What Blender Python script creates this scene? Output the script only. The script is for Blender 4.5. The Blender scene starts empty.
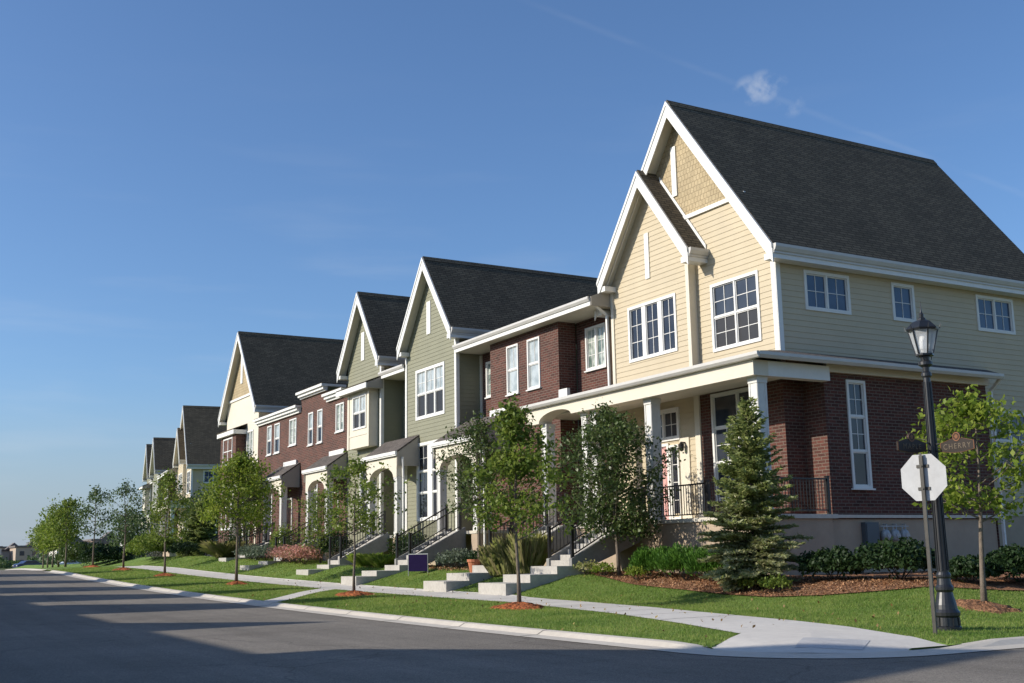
import bpy, bmesh, math, random
import numpy as np
from mathutils import Vector, Matrix
R = math.radians
scene = bpy.context.scene
COL = scene.collection
random.seed(7)

# ------------------------------------------------------------------ materials
def newmat(name):
    m = bpy.data.materials.new(name); m.use_nodes = True
    nt = m.node_tree; nt.nodes.clear()
    out = nt.nodes.new('ShaderNodeOutputMaterial')
    b = nt.nodes.new('ShaderNodeBsdfPrincipled')
    nt.links.new(b.outputs[0], out.inputs[0])
    return m, nt, b, out
def N(nt, t, **kw):
    n = nt.nodes.new(t)
    for k, v in kw.items():
        if k in n.inputs: n.inputs[k].default_value = v
        else: setattr(n, k, v)
    return n
def L(nt, a, b): nt.links.new(a, b)
def ramp(nt, fac, stops):
    r = nt.nodes.new('ShaderNodeValToRGB'); e = r.color_ramp.elements
    while len(e) < len(stops): e.new(0.5)
    for i, (p, c) in enumerate(stops):
        e[i].position = p; e[i].color = (*c, 1)
    L(nt, fac, r.inputs[0]); return r
def plain(name, c, rough=.6, var=.12, scale=3., bump=.0, bscale=40., spec=.4, metal=0.):
    m, nt, b, o = newmat(name)
    tc = N(nt, 'ShaderNodeTexCoord')
    n = N(nt, 'ShaderNodeTexNoise', Scale=scale, Detail=6., Roughness=.65)
    L(nt, tc.outputs['Object'], n.inputs['Vector'])
    lo = tuple(x*(1-var) for x in c); hi = tuple(min(1, x*(1+var)) for x in c)
    r = ramp(nt, n.outputs[0], [(.3, lo), (.7, hi)])
    L(nt, r.outputs[0], b.inputs['Base Color'])
    b.inputs['Roughness'].default_value = rough
    b.inputs['Specular IOR Level'].default_value = spec
    b.inputs['Metallic'].default_value = metal
    if bump:
        n2 = N(nt, 'ShaderNodeTexNoise', Scale=bscale, Detail=4.)
        L(nt, tc.outputs['Object'], n2.inputs['Vector'])
        bp = N(nt, 'ShaderNodeBump', Strength=bump, Distance=.02)
        L(nt, n2.outputs[0], bp.inputs['Height']); L(nt, bp.outputs[0], b.inputs['Normal'])
    return m
def brickmat(name, c1, c2, mortar, bw, bh, mort, bump=.4, off=.5, rough=.85, extra=None, dist=.012):
    m, nt, b, o = newmat(name)
    uv = N(nt, 'ShaderNodeUVMap')
    t = N(nt, 'ShaderNodeTexBrick', Scale=1.)
    t.offset = off
    t.inputs['Color1'].default_value = (*c1, 1); t.inputs['Color2'].default_value = (*c2, 1)
    t.inputs['Mortar'].default_value = (*mortar, 1)
    t.inputs['Mortar Size'].default_value = mort; t.inputs['Mortar Smooth'].default_value = .1
    t.inputs['Brick Width'].default_value = bw; t.inputs['Row Height'].default_value = bh
    t.inputs['Bias'].default_value = 0.
    L(nt, uv.outputs[0], t.inputs['Vector'])
    n = N(nt, 'ShaderNodeTexNoise', Scale=.55, Detail=7., Roughness=.7)
    L(nt, uv.outputs[0], n.inputs['Vector'])
    r = ramp(nt, n.outputs[0], [(.25, (.78, .78, .78)), (.75, (1.18, 1.15, 1.12))])
    mx = N(nt, 'ShaderNodeMixRGB', blend_type='MULTIPLY'); mx.inputs[0].default_value = 1
    L(nt, t.outputs[0], mx.inputs[1]); L(nt, r.outputs[0], mx.inputs[2])
    n3 = N(nt, 'ShaderNodeTexNoise', Scale=22., Detail=3., Roughness=.6)
    L(nt, uv.outputs[0], n3.inputs['Vector'])
    r3 = ramp(nt, n3.outputs[0], [(.3, (.8, .8, .8)), (.7, (1.2, 1.2, 1.2))])
    mx2 = N(nt, 'ShaderNodeMixRGB', blend_type='MULTIPLY'); mx2.inputs[0].default_value = 1
    L(nt, mx.outputs[0], mx2.inputs[1]); L(nt, r3.outputs[0], mx2.inputs[2])
    L(nt, mx2.outputs[0], b.inputs['Base Color'])
    b.inputs['Roughness'].default_value = rough; b.inputs['Specular IOR Level'].default_value = .25
    bp = N(nt, 'ShaderNodeBump', Strength=bump, Distance=dist); bp.invert = True
    L(nt, t.outputs['Fac'], bp.inputs['Height']); L(nt, bp.outputs[0], b.inputs['Normal'])
    return m
def leafmat(name, cols, trans=.45, rough=.55, nsc=1.3, lo=(.75, .8, .75), hi=(1.25, 1.2, 1.1)):
    m, nt, b, o = newmat(name)
    g = N(nt, 'ShaderNodeNewGeometry')
    stops = [(i/(len(cols)-1), c) for i, c in enumerate(cols)]
    r = ramp(nt, g.outputs['Random Per Island'], stops)
    tc = N(nt, 'ShaderNodeTexCoord'); n = N(nt, 'ShaderNodeTexNoise', Scale=nsc, Detail=5.)
    L(nt, tc.outputs['Object'], n.inputs['Vector'])
    r2 = ramp(nt, n.outputs[0], [(.3, lo), (.7, hi)])
    mx = N(nt, 'ShaderNodeMixRGB', blend_type='MULTIPLY'); mx.inputs[0].default_value = 1
    L(nt, r.outputs[0], mx.inputs[1]); L(nt, r2.outputs[0], mx.inputs[2])
    L(nt, mx.outputs[0], b.inputs['Base Color'])
    b.inputs['Roughness'].default_value = rough; b.inputs['Specular IOR Level'].default_value = .3
    tr = N(nt, 'ShaderNodeBsdfTranslucent'); L(nt, mx.outputs[0], tr.inputs[0])
    ms = N(nt, 'ShaderNodeMixShader'); ms.inputs[0].default_value = trans
    L(nt, b.outputs[0], ms.inputs[1]); L(nt, tr.outputs[0], ms.inputs[2]); L(nt, ms.outputs[0], o.inputs[0])
    return m
def glassmat(name, c, c2=None, rough=.02, var=1.5):
    m, nt, b, o = newmat(name)
    tc = N(nt, 'ShaderNodeTexCoord'); n = N(nt, 'ShaderNodeTexNoise', Scale=var, Detail=2.)
    L(nt, tc.outputs['Object'], n.inputs['Vector'])
    r = ramp(nt, n.outputs[0], [(.35, c), (.65, c2 or c)])
    L(nt, r.outputs[0], b.inputs['Base Color'])
    b.inputs['Roughness'].default_value = rough; b.inputs['Specular IOR Level'].default_value = .5
    b.inputs['IOR'].default_value = 1.52
    n2 = N(nt, 'ShaderNodeTexNoise', Scale=.9, Detail=1.)
    L(nt, tc.outputs['Object'], n2.inputs['Vector'])
    bp = N(nt, 'ShaderNodeBump', Strength=.12, Distance=.05); L(nt, n2.outputs[0], bp.inputs['Height']); L(nt, bp.outputs[0], b.inputs['Normal'])
    return m
def blotchy(name, stops, scales, rough=.9, bump=.3, bscale=60., dist=.02, coord='Object', speck=None, spec=.2):
    m, nt, b, o = newmat(name)
    tc = N(nt, 'ShaderNodeTexCoord')
    mix = None
    for s in scales:
        n = N(nt, 'ShaderNodeTexNoise', Scale=s, Detail=6., Roughness=.65)
        L(nt, tc.outputs[coord], n.inputs['Vector'])
        if mix is None: mix = n.outputs[0]
        else:
            a = N(nt, 'ShaderNodeMix'); a.inputs[0].default_value = .5
            L(nt, mix, a.inputs[2]); L(nt, n.outputs[0], a.inputs[3]); mix = a.outputs[0]
    r = ramp(nt, mix, stops); col = r.outputs[0]
    if speck:
        v = N(nt, 'ShaderNodeTexVoronoi', Scale=speck[0]); L(nt, tc.outputs[coord], v.inputs['Vector'])
        r2 = ramp(nt, v.outputs['Color'], [(.2, speck[1]), (.8, speck[2])])
        mx = N(nt, 'ShaderNodeMixRGB', blend_type='MULTIPLY'); mx.inputs[0].default_value = 1
        L(nt, col, mx.inputs[1]); L(nt, r2.outputs[0], mx.inputs[2]); col = mx.outputs[0]
    L(nt, col, b.inputs['Base Color'])
    b.inputs['Roughness'].default_value = rough; b.inputs['Specular IOR Level'].default_value = spec
    n2 = N(nt, 'ShaderNodeTexNoise', Scale=bscale, Detail=5.); L(nt, tc.outputs[coord], n2.inputs['Vector'])
    bp = N(nt, 'ShaderNodeBump', Strength=bump, Distance=dist); L(nt, n2.outputs[0], bp.inputs['Height']); L(nt, bp.outputs[0], b.inputs['Normal'])
    return m

M = {}
M['yellow'] = plain('yellow_siding', (.52, .438, .30), .65, .05, 1.2, .15, 60)
M['green'] = plain('green_siding', (.235, .23, .155), .65, .06, 1.2, .15, 60)
M['cream'] = plain('cream_paint', (.67, .61, .49), .55, .04, 2)
M['white'] = plain('white_trim', (.74, .725, .68), .5, .05, 2.5)
M['offwhite'] = plain('column_paint', (.66, .645, .60), .5, .08, 6)
M['gutter'] = plain('gutter_metal', (.56, .54, .50), .45, .06, 2)
M['soffit'] = plain('soffit_panel', (.62, .58, .48), .6, .05, 2)
M['tancheek'] = plain('tan_panel', (.33, .30, .25), .65, .06, 2)
M['brick'] = brickmat('red_brick', (.130, .048, .036), (.068, .030, .024), (.155, .122, .098), .295, .098, .0125)
M['shingle'] = brickmat('roof_shingle', (.150, .124, .084), (.096, .080, .056), (.042, .036, .027), .36, .135, .016, 1.0, .37, .95, dist=.03)
M['porchroof'] = brickmat('porch_shingle', (.15, .13, .115), (.10, .088, .08), (.045, .04, .036), .30, .14, .012, .7, .37, .95, dist=.02)
M['shake'] = brickmat('wall_shake', (.45, .365, .225), (.40, .32, .195), (.25, .195, .115), .17, .19, .009, .7, .43, .75, dist=.02)
M['stucco'] = plain('tan_stucco', (.42, .325, .235), .9, .10, 1.6, .5, 45)
M['capstone'] = plain('cap_stone', (.60, .55, .46), .8, .12, 4, .2, 60)
M['concrete'] = blotchy('step_concrete', [(.3, (.33, .31, .28)), (.7, (.52, .495, .45))], (1.2, 9), .9, .25, 90)
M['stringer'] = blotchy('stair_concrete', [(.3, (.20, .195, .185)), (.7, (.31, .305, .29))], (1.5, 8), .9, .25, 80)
M['walk'] = blotchy('sidewalk_concrete', [(.3, (.52, .485, .435)), (.7, (.66, .62, .56))], (.5, 5), .9, .25, 120)
M['curb'] = blotchy('curb_concrete', [(.3, (.47, .425, .36)), (.7, (.62, .565, .485))], (.6, 6), .9, .25, 100)
def asphaltmat():
    m, nt, b, o = newmat('asphalt')
    tc = N(nt, 'ShaderNodeTexCoord'); v = tc.outputs['Object']
    def noise(sc, det=6., vec=v):
        n = N(nt, 'ShaderNodeTexNoise', Scale=sc, Detail=det, Roughness=.65); L(nt, vec, n.inputs['Vector']); return n.outputs[0]
    base = ramp(nt, noise(.22), [(.3, (.158, .139, .116)), (.5, (.194, .172, .144)), (.72, (.235, .208, .174))]).outputs[0]
    def mul(c, f):
        mx = N(nt, 'ShaderNodeMixRGB', blend_type='MULTIPLY'); mx.inputs[0].default_value = 1; L(nt, c, mx.inputs[1]); L(nt, f, mx.inputs[2]); return mx.outputs[0]
    vo = N(nt, 'ShaderNodeTexVoronoi', Scale=70.); L(nt, v, vo.inputs['Vector'])
    c = mul(base, ramp(nt, vo.outputs['Color'], [(.2, (.72, .72, .72)), (.8, (1.3, 1.3, 1.3))]).outputs[0])
    # worn wheel tracks run along the street
    mp = N(nt, 'ShaderNodeMapping'); mp.inputs['Scale'].default_value = (1, .035, 1); L(nt, v, mp.inputs[0])
    c = mul(c, ramp(nt, noise(1.1, 3., mp.outputs[0]), [(.35, (.88, .88, .88)), (.65, (1.1, 1.1, 1.1))]).outputs[0])
    # oil spots and stains
    c = mul(c, ramp(nt, noise(1.7, 4.), [(.60, (1, 1, 1)), (.74, (.72, .72, .73))]).outputs[0])
    # cracks
    wv = N(nt, 'ShaderNodeMixRGB', blend_type='ADD'); wv.inputs[0].default_value = .9
    nn = N(nt, 'ShaderNodeTexNoise', Scale=.9, Detail=5.); L(nt, v, nn.inputs['Vector']); L(nt, v, wv.inputs[1]); L(nt, nn.outputs['Color'], wv.inputs[2])
    vc = N(nt, 'ShaderNodeTexVoronoi', Scale=.16, feature='DISTANCE_TO_EDGE'); L(nt, wv.outputs[0], vc.inputs['Vector'])
    c = mul(c, ramp(nt, vc.outputs['Distance'], [(.0, (.70, .70, .70)), (.005, (1, 1, 1))]).outputs[0])
    L(nt, c, b.inputs['Base Color']); b.inputs['Roughness'].default_value = .92; b.inputs['Specular IOR Level'].default_value = .2
    bp = N(nt, 'ShaderNodeBump', Strength=.5, Distance=.01); L(nt, noise(150, 3.), bp.inputs['Height']); L(nt, bp.outputs[0], b.inputs['Normal'])
    return m
M['asphalt'] = asphaltmat()
M['lawn'] = blotchy('lawn_turf', [(.28, (.11, .18, .036)), (.5, (.165, .25, .052)), (.74, (.23, .31, .085))], (.35, 4, 30), .95, .9, 55, .05)
M['field'] = blotchy('far_field', [(.3, (.07, .10, .03)), (.7, (.14, .15, .06))], (.01, .1), .95, .2, 5)
M['mulch'] = blotchy('bark_mulch', [(.3, (.15, .075, .04)), (.5, (.30, .155, .085)), (.7, (.42, .23, .13))], (2, 22), .95, 1., 60, .05, speck=(28, (.35, .35, .35), (1.5, 1.45, 1.4)))
M['redmulch'] = blotchy('red_mulch', [(.3, (.24, .07, .028)), (.5, (.40, .125, .045)), (.7, (.50, .19, .08))], (2, 22), .95, 1., 60, .05, speck=(28, (.35, .35, .35), (1.5, 1.45, 1.4)))
M['black'] = plain('black_metal', (.012, .012, .013), .35, .2, 8, spec=.5)
M['lampblack'] = plain('lamp_paint', (.016, .017, .019), .38, .2, 6, spec=.6)
M['steel'] = plain('sign_post_steel', (.07, .065, .055), .5, .2, 7, spec=.5, metal=.3)
M['alu'] = plain('sign_aluminium', (.45, .45, .445), .5, .12, 4, spec=.5, metal=.0)
M['stopred'] = plain('stop_red', (.45, .02, .02), .4, .05)
M['navy'] = plain('navy_panel', (.014, .009, .040), .8, .1, spec=.04)
M['terracotta'] = plain('terracotta', (.45, .16, .08), .8, .1)
M['gold'] = plain('copper_gold', (.20, .09, .045), .45, .15, 8, metal=.4)
M['meter'] = plain('meter_grey', (.40, .42, .42), .45, .1, metal=.2)
M['panel'] = plain('panel_grey', (.09, .11, .12), .5, .1)
M['pink'] = plain('pink_door', (.66, .37, .34), .45, .04)
M['darkdoor'] = plain('dark_door', (.10, .045, .03), .4, .1)
M['bark'] = plain('tree_bark', (.17, .135, .105), .9, .3, 10, .6, 50)
M['barkdark'] = plain('dark_bark', (.085, .065, .05), .9, .3, 10, .6, 50)
M['lampglass'] = glassmat('lamp_glass', (.72, .72, .70), (.80, .80, .78), .15)
M['glass'] = glassmat('window_glass', (.014, .017, .026), (.03, .032, .042))
M['glass_skyblue'] = glassmat('window_glass_sky_tint', (.03, .055, .10), (.05, .085, .15))  # side wall panes: blue of the reflected sky put into the base colour
M['glassb'] = glassmat('window_glass_pale', (.02, .025, .036), (.05, .058, .072), var=.8)
M['screen'] = plain('insect_screen', (.018, .017, .019), .45, .2, 3, spec=.5)
M['blind'] = glassmat('window_with_blind', (.30, .34, .34), (.46, .50, .50), var=2.5)
M['curtain'] = glassmat('window_with_curtain', (.10, .14, .12), (.52, .56, .50), var=3.)
M['plate'] = plain('sign_plate', (.022, .015, .010), .45, .2)
M['text'] = plain('sign_text', (.13, .10, .065), .5, .1)
M['leaf_a'] = leafmat('maple_leaf', [(.085, .145, .022), (.15, .215, .035), (.25, .30, .06), (.11, .17, .03)])
M['leaf_y'] = leafmat('young_leaf', [(.15, .225, .028), (.22, .30, .04), (.31, .36, .065), (.17, .24, .03)], .5)
M['leaf_d'] = leafmat('pear_leaf', [(.042, .074, .02), (.07, .11, .03), (.14, .18, .06), (.05, .085, .024)], .3, .4)
M['leaf_c'] = leafmat('far_leaf', [(.07, .12, .045), (.10, .155, .06), (.14, .19, .08)], .35)
M['leaf_h'] = leafmat('yew_leaf', [(.05, .125, .016), (.085, .19, .026), (.13, .26, .04)], .3)
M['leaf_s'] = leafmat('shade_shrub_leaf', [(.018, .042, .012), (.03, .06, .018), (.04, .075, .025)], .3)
M['needle'] = leafmat('spruce_needle', [(.15, .195, .065), (.23, .275, .085), (.32, .35, .125), (.20, .245, .09)], .35, .5)
M['needle2'] = leafmat('spruce_needle_pale', [(.28, .30, .15), (.37, .37, .19), (.44, .42, .26)], .35, .5)
M['ograss'] = leafmat('ornamental_blade', [(.34, .38, .12), (.42, .42, .17), (.52, .46, .27), (.30, .36, .11)], .55)
M['day'] = leafmat('daylily_blade', [(.24, .38, .05), (.34, .46, .08), (.42, .50, .12)], .4)
M['sage'] = leafmat('sage_leaf', [(.12, .15, .11), (.17, .20, .15), (.09, .13, .08)], .3)
M['flower'] = leafmat('pink_flower', [(.66, .28, .26), (.72, .40, .36), (.55, .26, .22), (.14, .20, .05)], .35)
M['blade'] = leafmat('grass_blade', [(.15, .25, .045), (.21, .32, .06), (.27, .37, .09), (.34, .36, .14)], .5, nsc=.55, lo=(.66, .76, .6), hi=(1.32, 1.16, 1.15))
M['carblue'] = plain('car_paint', (.03, .04, .10), .25, .05, spec=.7)
M['carwhite'] = plain('car_paint_silver', (.60, .62, .64), .25, .05, spec=.7)
M['tyre'] = plain('tyre', (.02, .02, .02), .8)
M['farwall'] = [plain('far_wall', c, .8, .06, .3) for c in ((.62, .58, .53), (.50, .38, .30), (.66, .64, .60), (.45, .36, .28))]
M['farroof'] = plain('far_roof', (.16, .14, .13), .9, .1, .3)
M['oppwall'] = plain('plain_siding', (.40, .36, .28), .7, .06, 1)

# ------------------------------------------------------------------ mesh building
ORG = Vector((0, 0, 0))
def setp(o, label=None, cat=None, group=None, kind=None):
    if label: o['label'] = label
    if cat: o['category'] = cat
    if group: o['group'] = group
    if kind: o['kind'] = kind
    return o
def thing(name, label, cat, loc, group=None):
    global ORG
    o = bpy.data.objects.new(name, None); COL.objects.link(o)
    o.location = loc; o.empty_display_size = .3
    ORG = Vector(loc)
    return setp(o, label, cat, group)
def auto_uv(me):
    uv = me.uv_layers.new(name='UVMap')
    n = len(me.loops)
    if n == 0: return
    co = np.empty(len(me.vertices)*3, 'f'); me.vertices.foreach_get('co', co); co = co.reshape(-1, 3)
    vi = np.empty(n, 'i'); me.loops.foreach_get('vertex_index', vi)
    pn = np.empty(len(me.polygons)*3, 'f'); me.polygons.foreach_get('normal', pn); pn = pn.reshape(-1, 3)
    lt = np.empty(len(me.polygons), 'i'); me.polygons.foreach_get('loop_total', lt)
    nn = np.repeat(pn, lt, 0)
    t = np.stack([-nn[:, 1], nn[:, 0], np.zeros(len(nn))], 1)
    l = np.linalg.norm(t, axis=1); flat = l < .05
    t[flat] = (1, 0, 0); l[flat] = 1; t /= l[:, None]
    # keep u direction consistent (positive)
    s = np.where(np.abs(t[:, 0]) > np.abs(t[:, 1]), np.sign(t[:, 0]), np.sign(t[:, 1])); t *= s[:, None]
    b = np.cross(nn, t); b *= np.where(b[:, 2] < 0, -1, 1)[:, None]
    p = co[vi]
    out = np.stack([(p*t).sum(1), (p*b).sum(1)], 1).astype('f')
    uv.data.foreach_set('uv', out.ravel())
class MB:
    def __init__(s): s.v = []; s.f = []
    def add(s, vs, fs):
        o = len(s.v); s.v += [tuple(v) for v in vs]; s.f += [tuple(i+o for i in f) for f in fs]; return s
    def box(s, x0, x1, y0, y1, z0, z1):
        vs = [(x, y, z) for x in (x0, x1) for y in (y0, y1) for z in (z0, z1)]
        return s.add(vs, [(0, 1, 3, 2), (4, 6, 7, 5), (0, 4, 5, 1), (2, 3, 7, 6), (0, 2, 6, 4), (1, 5, 7, 3)])
    def prism(s, pts, vec):
        """polygon pts (3d) swept by vec"""
        n = len(pts); a = [Vector(p) for p in pts]; b = [p+Vector(vec) for p in a]
        return s.add(a+b, [tuple(range(n))[::-1], tuple(range(n, 2*n))]+[(i, (i+1) % n, n+(i+1) % n, n+i) for i in range(n)])
    def poly(s, pts): return s.add(pts, [tuple(range(len(pts)))])
    def bar(s, p0, p1, w, h, up=(0, 0, 1)):
        p0 = Vector(p0); p1 = Vector(p1); d = (p1-p0).normalized(); u = Vector(up)
        sd = d.cross(u)
        if sd.length < 1e-4: sd = d.cross(Vector((1, 0, 0)))
        sd.normalize(); u = sd.cross(d).normalized()
        vs = [p+sd*a*w/2+u*b*h/2 for p in (p0, p1) for a, b in ((-1, -1), (1, -1), (1, 1), (-1, 1))]
        return s.add(vs, [(3, 2, 1, 0), (4, 5, 6, 7), (0, 1, 5, 4), (1, 2, 6, 5), (2, 3, 7, 6), (3, 0, 4, 7)])
    def tube(s, pts, rs, n=8, cap=True):
        P = [Vector(p) for p in pts]; ring = []
        ref = Vector((1, 0, 0))
        for i, p in enumerate(P):
            d = (P[min(i+1, len(P)-1)]-P[max(i-1, 0)]).normalized()
            a = d.cross(ref)
            if a.length < .1: a = d.cross(Vector((0, 1, 0)))
            a.normalize(); b = d.cross(a)
            ring.append([p+(a*math.cos(t)+b*math.sin(t))*rs[i] for t in [2*math.pi*k/n for k in range(n)]])
        o = len(s.v)
        for r in ring: s.v += [tuple(q) for q in r]
        for i in range(len(P)-1):
            for k in range(n):
                s.f.append((o+i*n+k, o+i*n+(k+1) % n, o+(i+1)*n+(k+1) % n, o+(i+1)*n+k))
        if cap:
            s.f.append(tuple(o+k for k in range(n))[::-1]); s.f.append(tuple(o+(len(P)-1)*n+k for k in range(n)))
        return s
    def lathe(s, c, prof, n=16, rot=0):
        """prof: (radius, z) list"""
        return s.tube([(c[0], c[1], c[2]+z) for r, z in prof], [r for r, z in prof], n)
    def build(s, name, mat, parent=None, label=None, smooth=False):
        me = bpy.data.meshes.new(name)
        org = ORG if parent is not None else Vector((0, 0, 0))
        me.from_pydata([(v[0]-org.x, v[1]-org.y, v[2]-org.z) for v in s.v], [], s.f)
        bm = bmesh.new(); bm.from_mesh(me); bmesh.ops.recalc_face_normals(bm, faces=bm.faces); bm.to_mesh(me); bm.free()
        auto_uv(me)
        if mat: me.materials.append(mat)
        if smooth:
            me.polygons.foreach_set('use_smooth', [True]*len(me.polygons))
        o = bpy.data.objects.new(name, me); COL.objects.link(o); o.parent = parent
        if label: o['label'] = label
        return o
def npmesh(name, verts, k, mat, parent=None):
    """verts (n*k,3) array, every k verts one face"""
    me = bpy.data.meshes.new(name); n = len(verts)//k
    org = np.array(ORG if parent is not None else (0, 0, 0), 'f')
    me.vertices.add(n*k); me.vertices.foreach_set('co', (verts-org).astype('f').ravel())
    me.loops.add(n*k); me.loops.foreach_set('vertex_index', np.arange(n*k, dtype='i'))
    me.polygons.add(n); me.polygons.foreach_set('loop_start', np.arange(0, n*k, k, dtype='i'))
    me.update(calc_edges=True)
    me.materials.append(mat)
    o = bpy.data.objects.new(name, me); COL.objects.link(o); o.parent = parent
    return o
def kids(o): return [c for c in bpy.data.objects if c.parent == o]
def copy_tree(o, cm, parent=None):
    c = o.copy(); COL.objects.link(c); c.parent = parent
    for ch in cm.get(o.name, []): copy_tree(ch, cm, c)
    return c

# ------------------------------------------------------------------ terrain
def smn(a, b, x):
    t = np.clip((x-a)/(b-a), 0, 1); return t*t*(3-2*t)
def g(Y):
    Y = np.asarray(Y, float)
    a = .00027*np.clip(Y-15, 0, 55)**2
    b = np.where(Y > 70, .0205*(np.clip(Y, 70, 90)-70)-.00051*(np.clip(Y, 70, 90)-70)**2, 0)
    return a+b-.5*smn(88, 130, Y)
def hz0(X, Y):
    X = np.asarray(X, float); Y = np.asarray(Y, float)
    dc = np.minimum(X-11.0, Y-11.5)
    row = smn(27, 31, Y)
    d = np.minimum(X-17.0, Y-14.0)
    rise = (1-row)*.52*smn(0, 4.5, d)+row*.62*np.clip((X-16.95)/2.4, 0, 1)
    return g(Y)+.05+.10*smn(0, 3.2, dc)+rise
def hz(X, Y):
    X = np.asarray(X, float); Y = np.asarray(Y, float)
    sh = np.broadcast(X, Y).shape; Xb = np.broadcast_to(X, sh).ravel(); Yb = np.broadcast_to(Y, sh).ravel()
    ins = inpoly(Xb, Yb, RAMP).reshape(sh)
    out = (X < 12.9) & (Y < 13.4) & ((X-12.9)**2+(Y-13.4)**2 > 1.80**2)
    return hz0(X, Y)-np.where(out, .25, np.where(ins, .085, 0))
def hramp(X, Y):
    X = np.asarray(X, float); Y = np.asarray(Y, float)
    e = np.where((X < 12.9) & (Y < 13.4), 1.87-np.sqrt((X-12.9)**2+(Y-13.4)**2), np.where(Y < 13.4, Y-11.55, np.minimum(X-11.05, Y-11.55)))
    return hz0(X, Y)-.055*(1-smn(0, 1.1, e))
def H(X, Y): return float(hz(X, Y))
def inpoly(px, py, poly):
    r = np.zeros(len(px), bool); n = len(poly); j = n-1
    for i in range(n):
        xi, yi = poly[i]; xj, yj = poly[j]
        c = ((yi > py) != (yj > py)) & (px < (xj-xi)*(py-yi)/((yj-yi) if yj != yi else 1e-9)+xi)
        r ^= c; j = i
    return r
def drape(name, poly, mat, off, step=.5, kind='structure', hf=hz, label=None, jitter=0, seed=0):
    """sheet with outline poly lying off above the terrain"""
    bm = bmesh.new()
    vs = [bm.verts.new((x, y, 0)) for x, y in poly]
    es = [bm.edges.new((vs[i], vs[(i+1) % len(vs)])) for i in range(len(vs))]
    bmesh.ops.triangle_fill(bm, edges=es, use_beauty=True)
    xs = [p[0] for p in poly]; ys = [p[1] for p in poly]
    for ax, lo, hi in ((0, min(xs), max(xs)), (1, min(ys), max(ys))):
        k = lo+step
        while k < hi:
            co = [0, 0, 0]; co[ax] = k; no = [0, 0, 0]; no[ax] = 1
            bmesh.ops.bisect_plane(bm, geom=bm.verts[:]+bm.edges[:]+bm.faces[:], plane_co=co, plane_no=no)
            k += step
    rnd = random.Random(seed)
    co = np.array([v.co[:] for v in bm.verts]); z = hf(co[:, 0], co[:, 1])
    for v, zz in zip(bm.verts, z): v.co.z = zz+off+(rnd.uniform(-jitter, jitter) if jitter and not v.is_boundary else 0)
    bmesh.ops.recalc_face_normals(bm, faces=bm.faces)
    if sum(f.normal.z for f in bm.faces) < 0: bmesh.ops.reverse_faces(bm, faces=bm.faces)
    me = bpy.data.meshes.new(name); bm.to_mesh(me); bm.free(); me.materials.append(mat)
    o = bpy.data.objects.new(name, me); COL.objects.link(o)
    return setp(o, label, None, None, kind)
def gridmesh(name, xs, ys, hf, mat, kind='structure'):
    X, Y = np.meshgrid(xs, ys, indexing='ij'); Z = hf(X, Y)
    nx, ny = len(xs), len(ys)
    v = np.stack([X, Y, Z], -1).reshape(-1, 3)
    f = [(i*ny+j, (i+1)*ny+j, (i+1)*ny+j+1, i*ny+j+1) for i in range(nx-1) for j in range(ny-1)]
    me = bpy.data.meshes.new(name); me.from_pydata(v.tolist(), [], f); me.materials.append(mat)
    o = bpy.data.objects.new(name, me); COL.objects.link(o)
    return setp(o, None, None, None, kind)

SW_LOW = [(15.25, 80), (15.25, 27), (14.75, 23.7), (14.16, 20.57), (13.27, 17.1), (12.55, 14.6)]
SW_UP = [(14.15, 12.6), (14.5, 14.31), (14.95, 15.88), (15.55, 18.62), (16.3, 22.07), (16.8, 25.64), (17.15, 30), (17.15, 80)]
SIDEWALK = SW_LOW+SW_UP
RAMP = [(12.55, 14.6), (11.07, 13.6)]+[(12.9-1.87*math.cos(R(q)), 13.4-1.87*math.sin(R(q))) for q in range(5, 90, 7)]+[(13.9, 11.57), (14.15, 12.6)]
MULCH = [(19.9, 30.1), (19.75, 28.4), (19.5, 26.7), (19.2, 24.6), (18.85, 22.5), (18.75, 20.8), (19.1, 19.4), (19.7, 18.2), (20.4, 17.2), (21.6, 16.6), (23, 16.3), (34, 16.6), (34, 24.7), (22.3, 24.7), (22.3, 30.3)]
PATH = [(11.05, 33.6), (11.05, 34.9), (15.25, 40.9), (15.25, 39.6)]

far = np.array([-2500, -800, -300, -120, -60, -30, -14, -10.0])
xs = np.concatenate([far, np.arange(-9, 11.1, 1.), [14, 20, 30, 60, 120, 300, 800, 2500]])
ys = np.concatenate([[-400, -100, -30], np.arange(-10, 130, 2.5), [140, 160, 180, 200, 260, 400, 800, 1600, 4000]])
gridmesh('ground', xs, ys, lambda X, Y: g(Y)-.10, M['field'])
def roadh(X, Y): return g(Y)+.0*X
gridmesh('road', np.arange(-10.5, 13.51, .5), np.concatenate([np.arange(-12, 90, 1.), np.arange(90, 230, 6)]), lambda X, Y: g(Y)-.003, M['asphalt'])
gridmesh('cross_street', np.array([13.5, 16, 20, 30, 45, 70, 110]), np.array([-8, -4, 0, 4, 8, 11.6]), lambda X, Y: g(Y)-.003+0*X, M['asphalt'])
gridmesh('lawn', np.concatenate([np.arange(11.0, 14, .15), np.arange(14, 24, .35), np.arange(24, 70, 2.)]), np.concatenate([np.arange(11.52, 14, .15), np.arange(14, 40, .4), np.arange(40, 84, .8), np.arange(84, 160, 4.)]), lambda X, Y: hz(X, Y), M['lawn'])
gridmesh('far_lawn', np.concatenate([np.arange(-14, 11, 5.)]), np.arange(205, 330, 10.), lambda X, Y: g(Y)+.05+0*X, M['lawn'])
drape('sidewalk', SIDEWALK, M['walk'], .02, 1.5, hf=hz0)
drape('corner_ramp', RAMP, M['walk'], .026, .3, hf=hramp)
drape('path', PATH, M['walk'], .018, .6)
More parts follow.
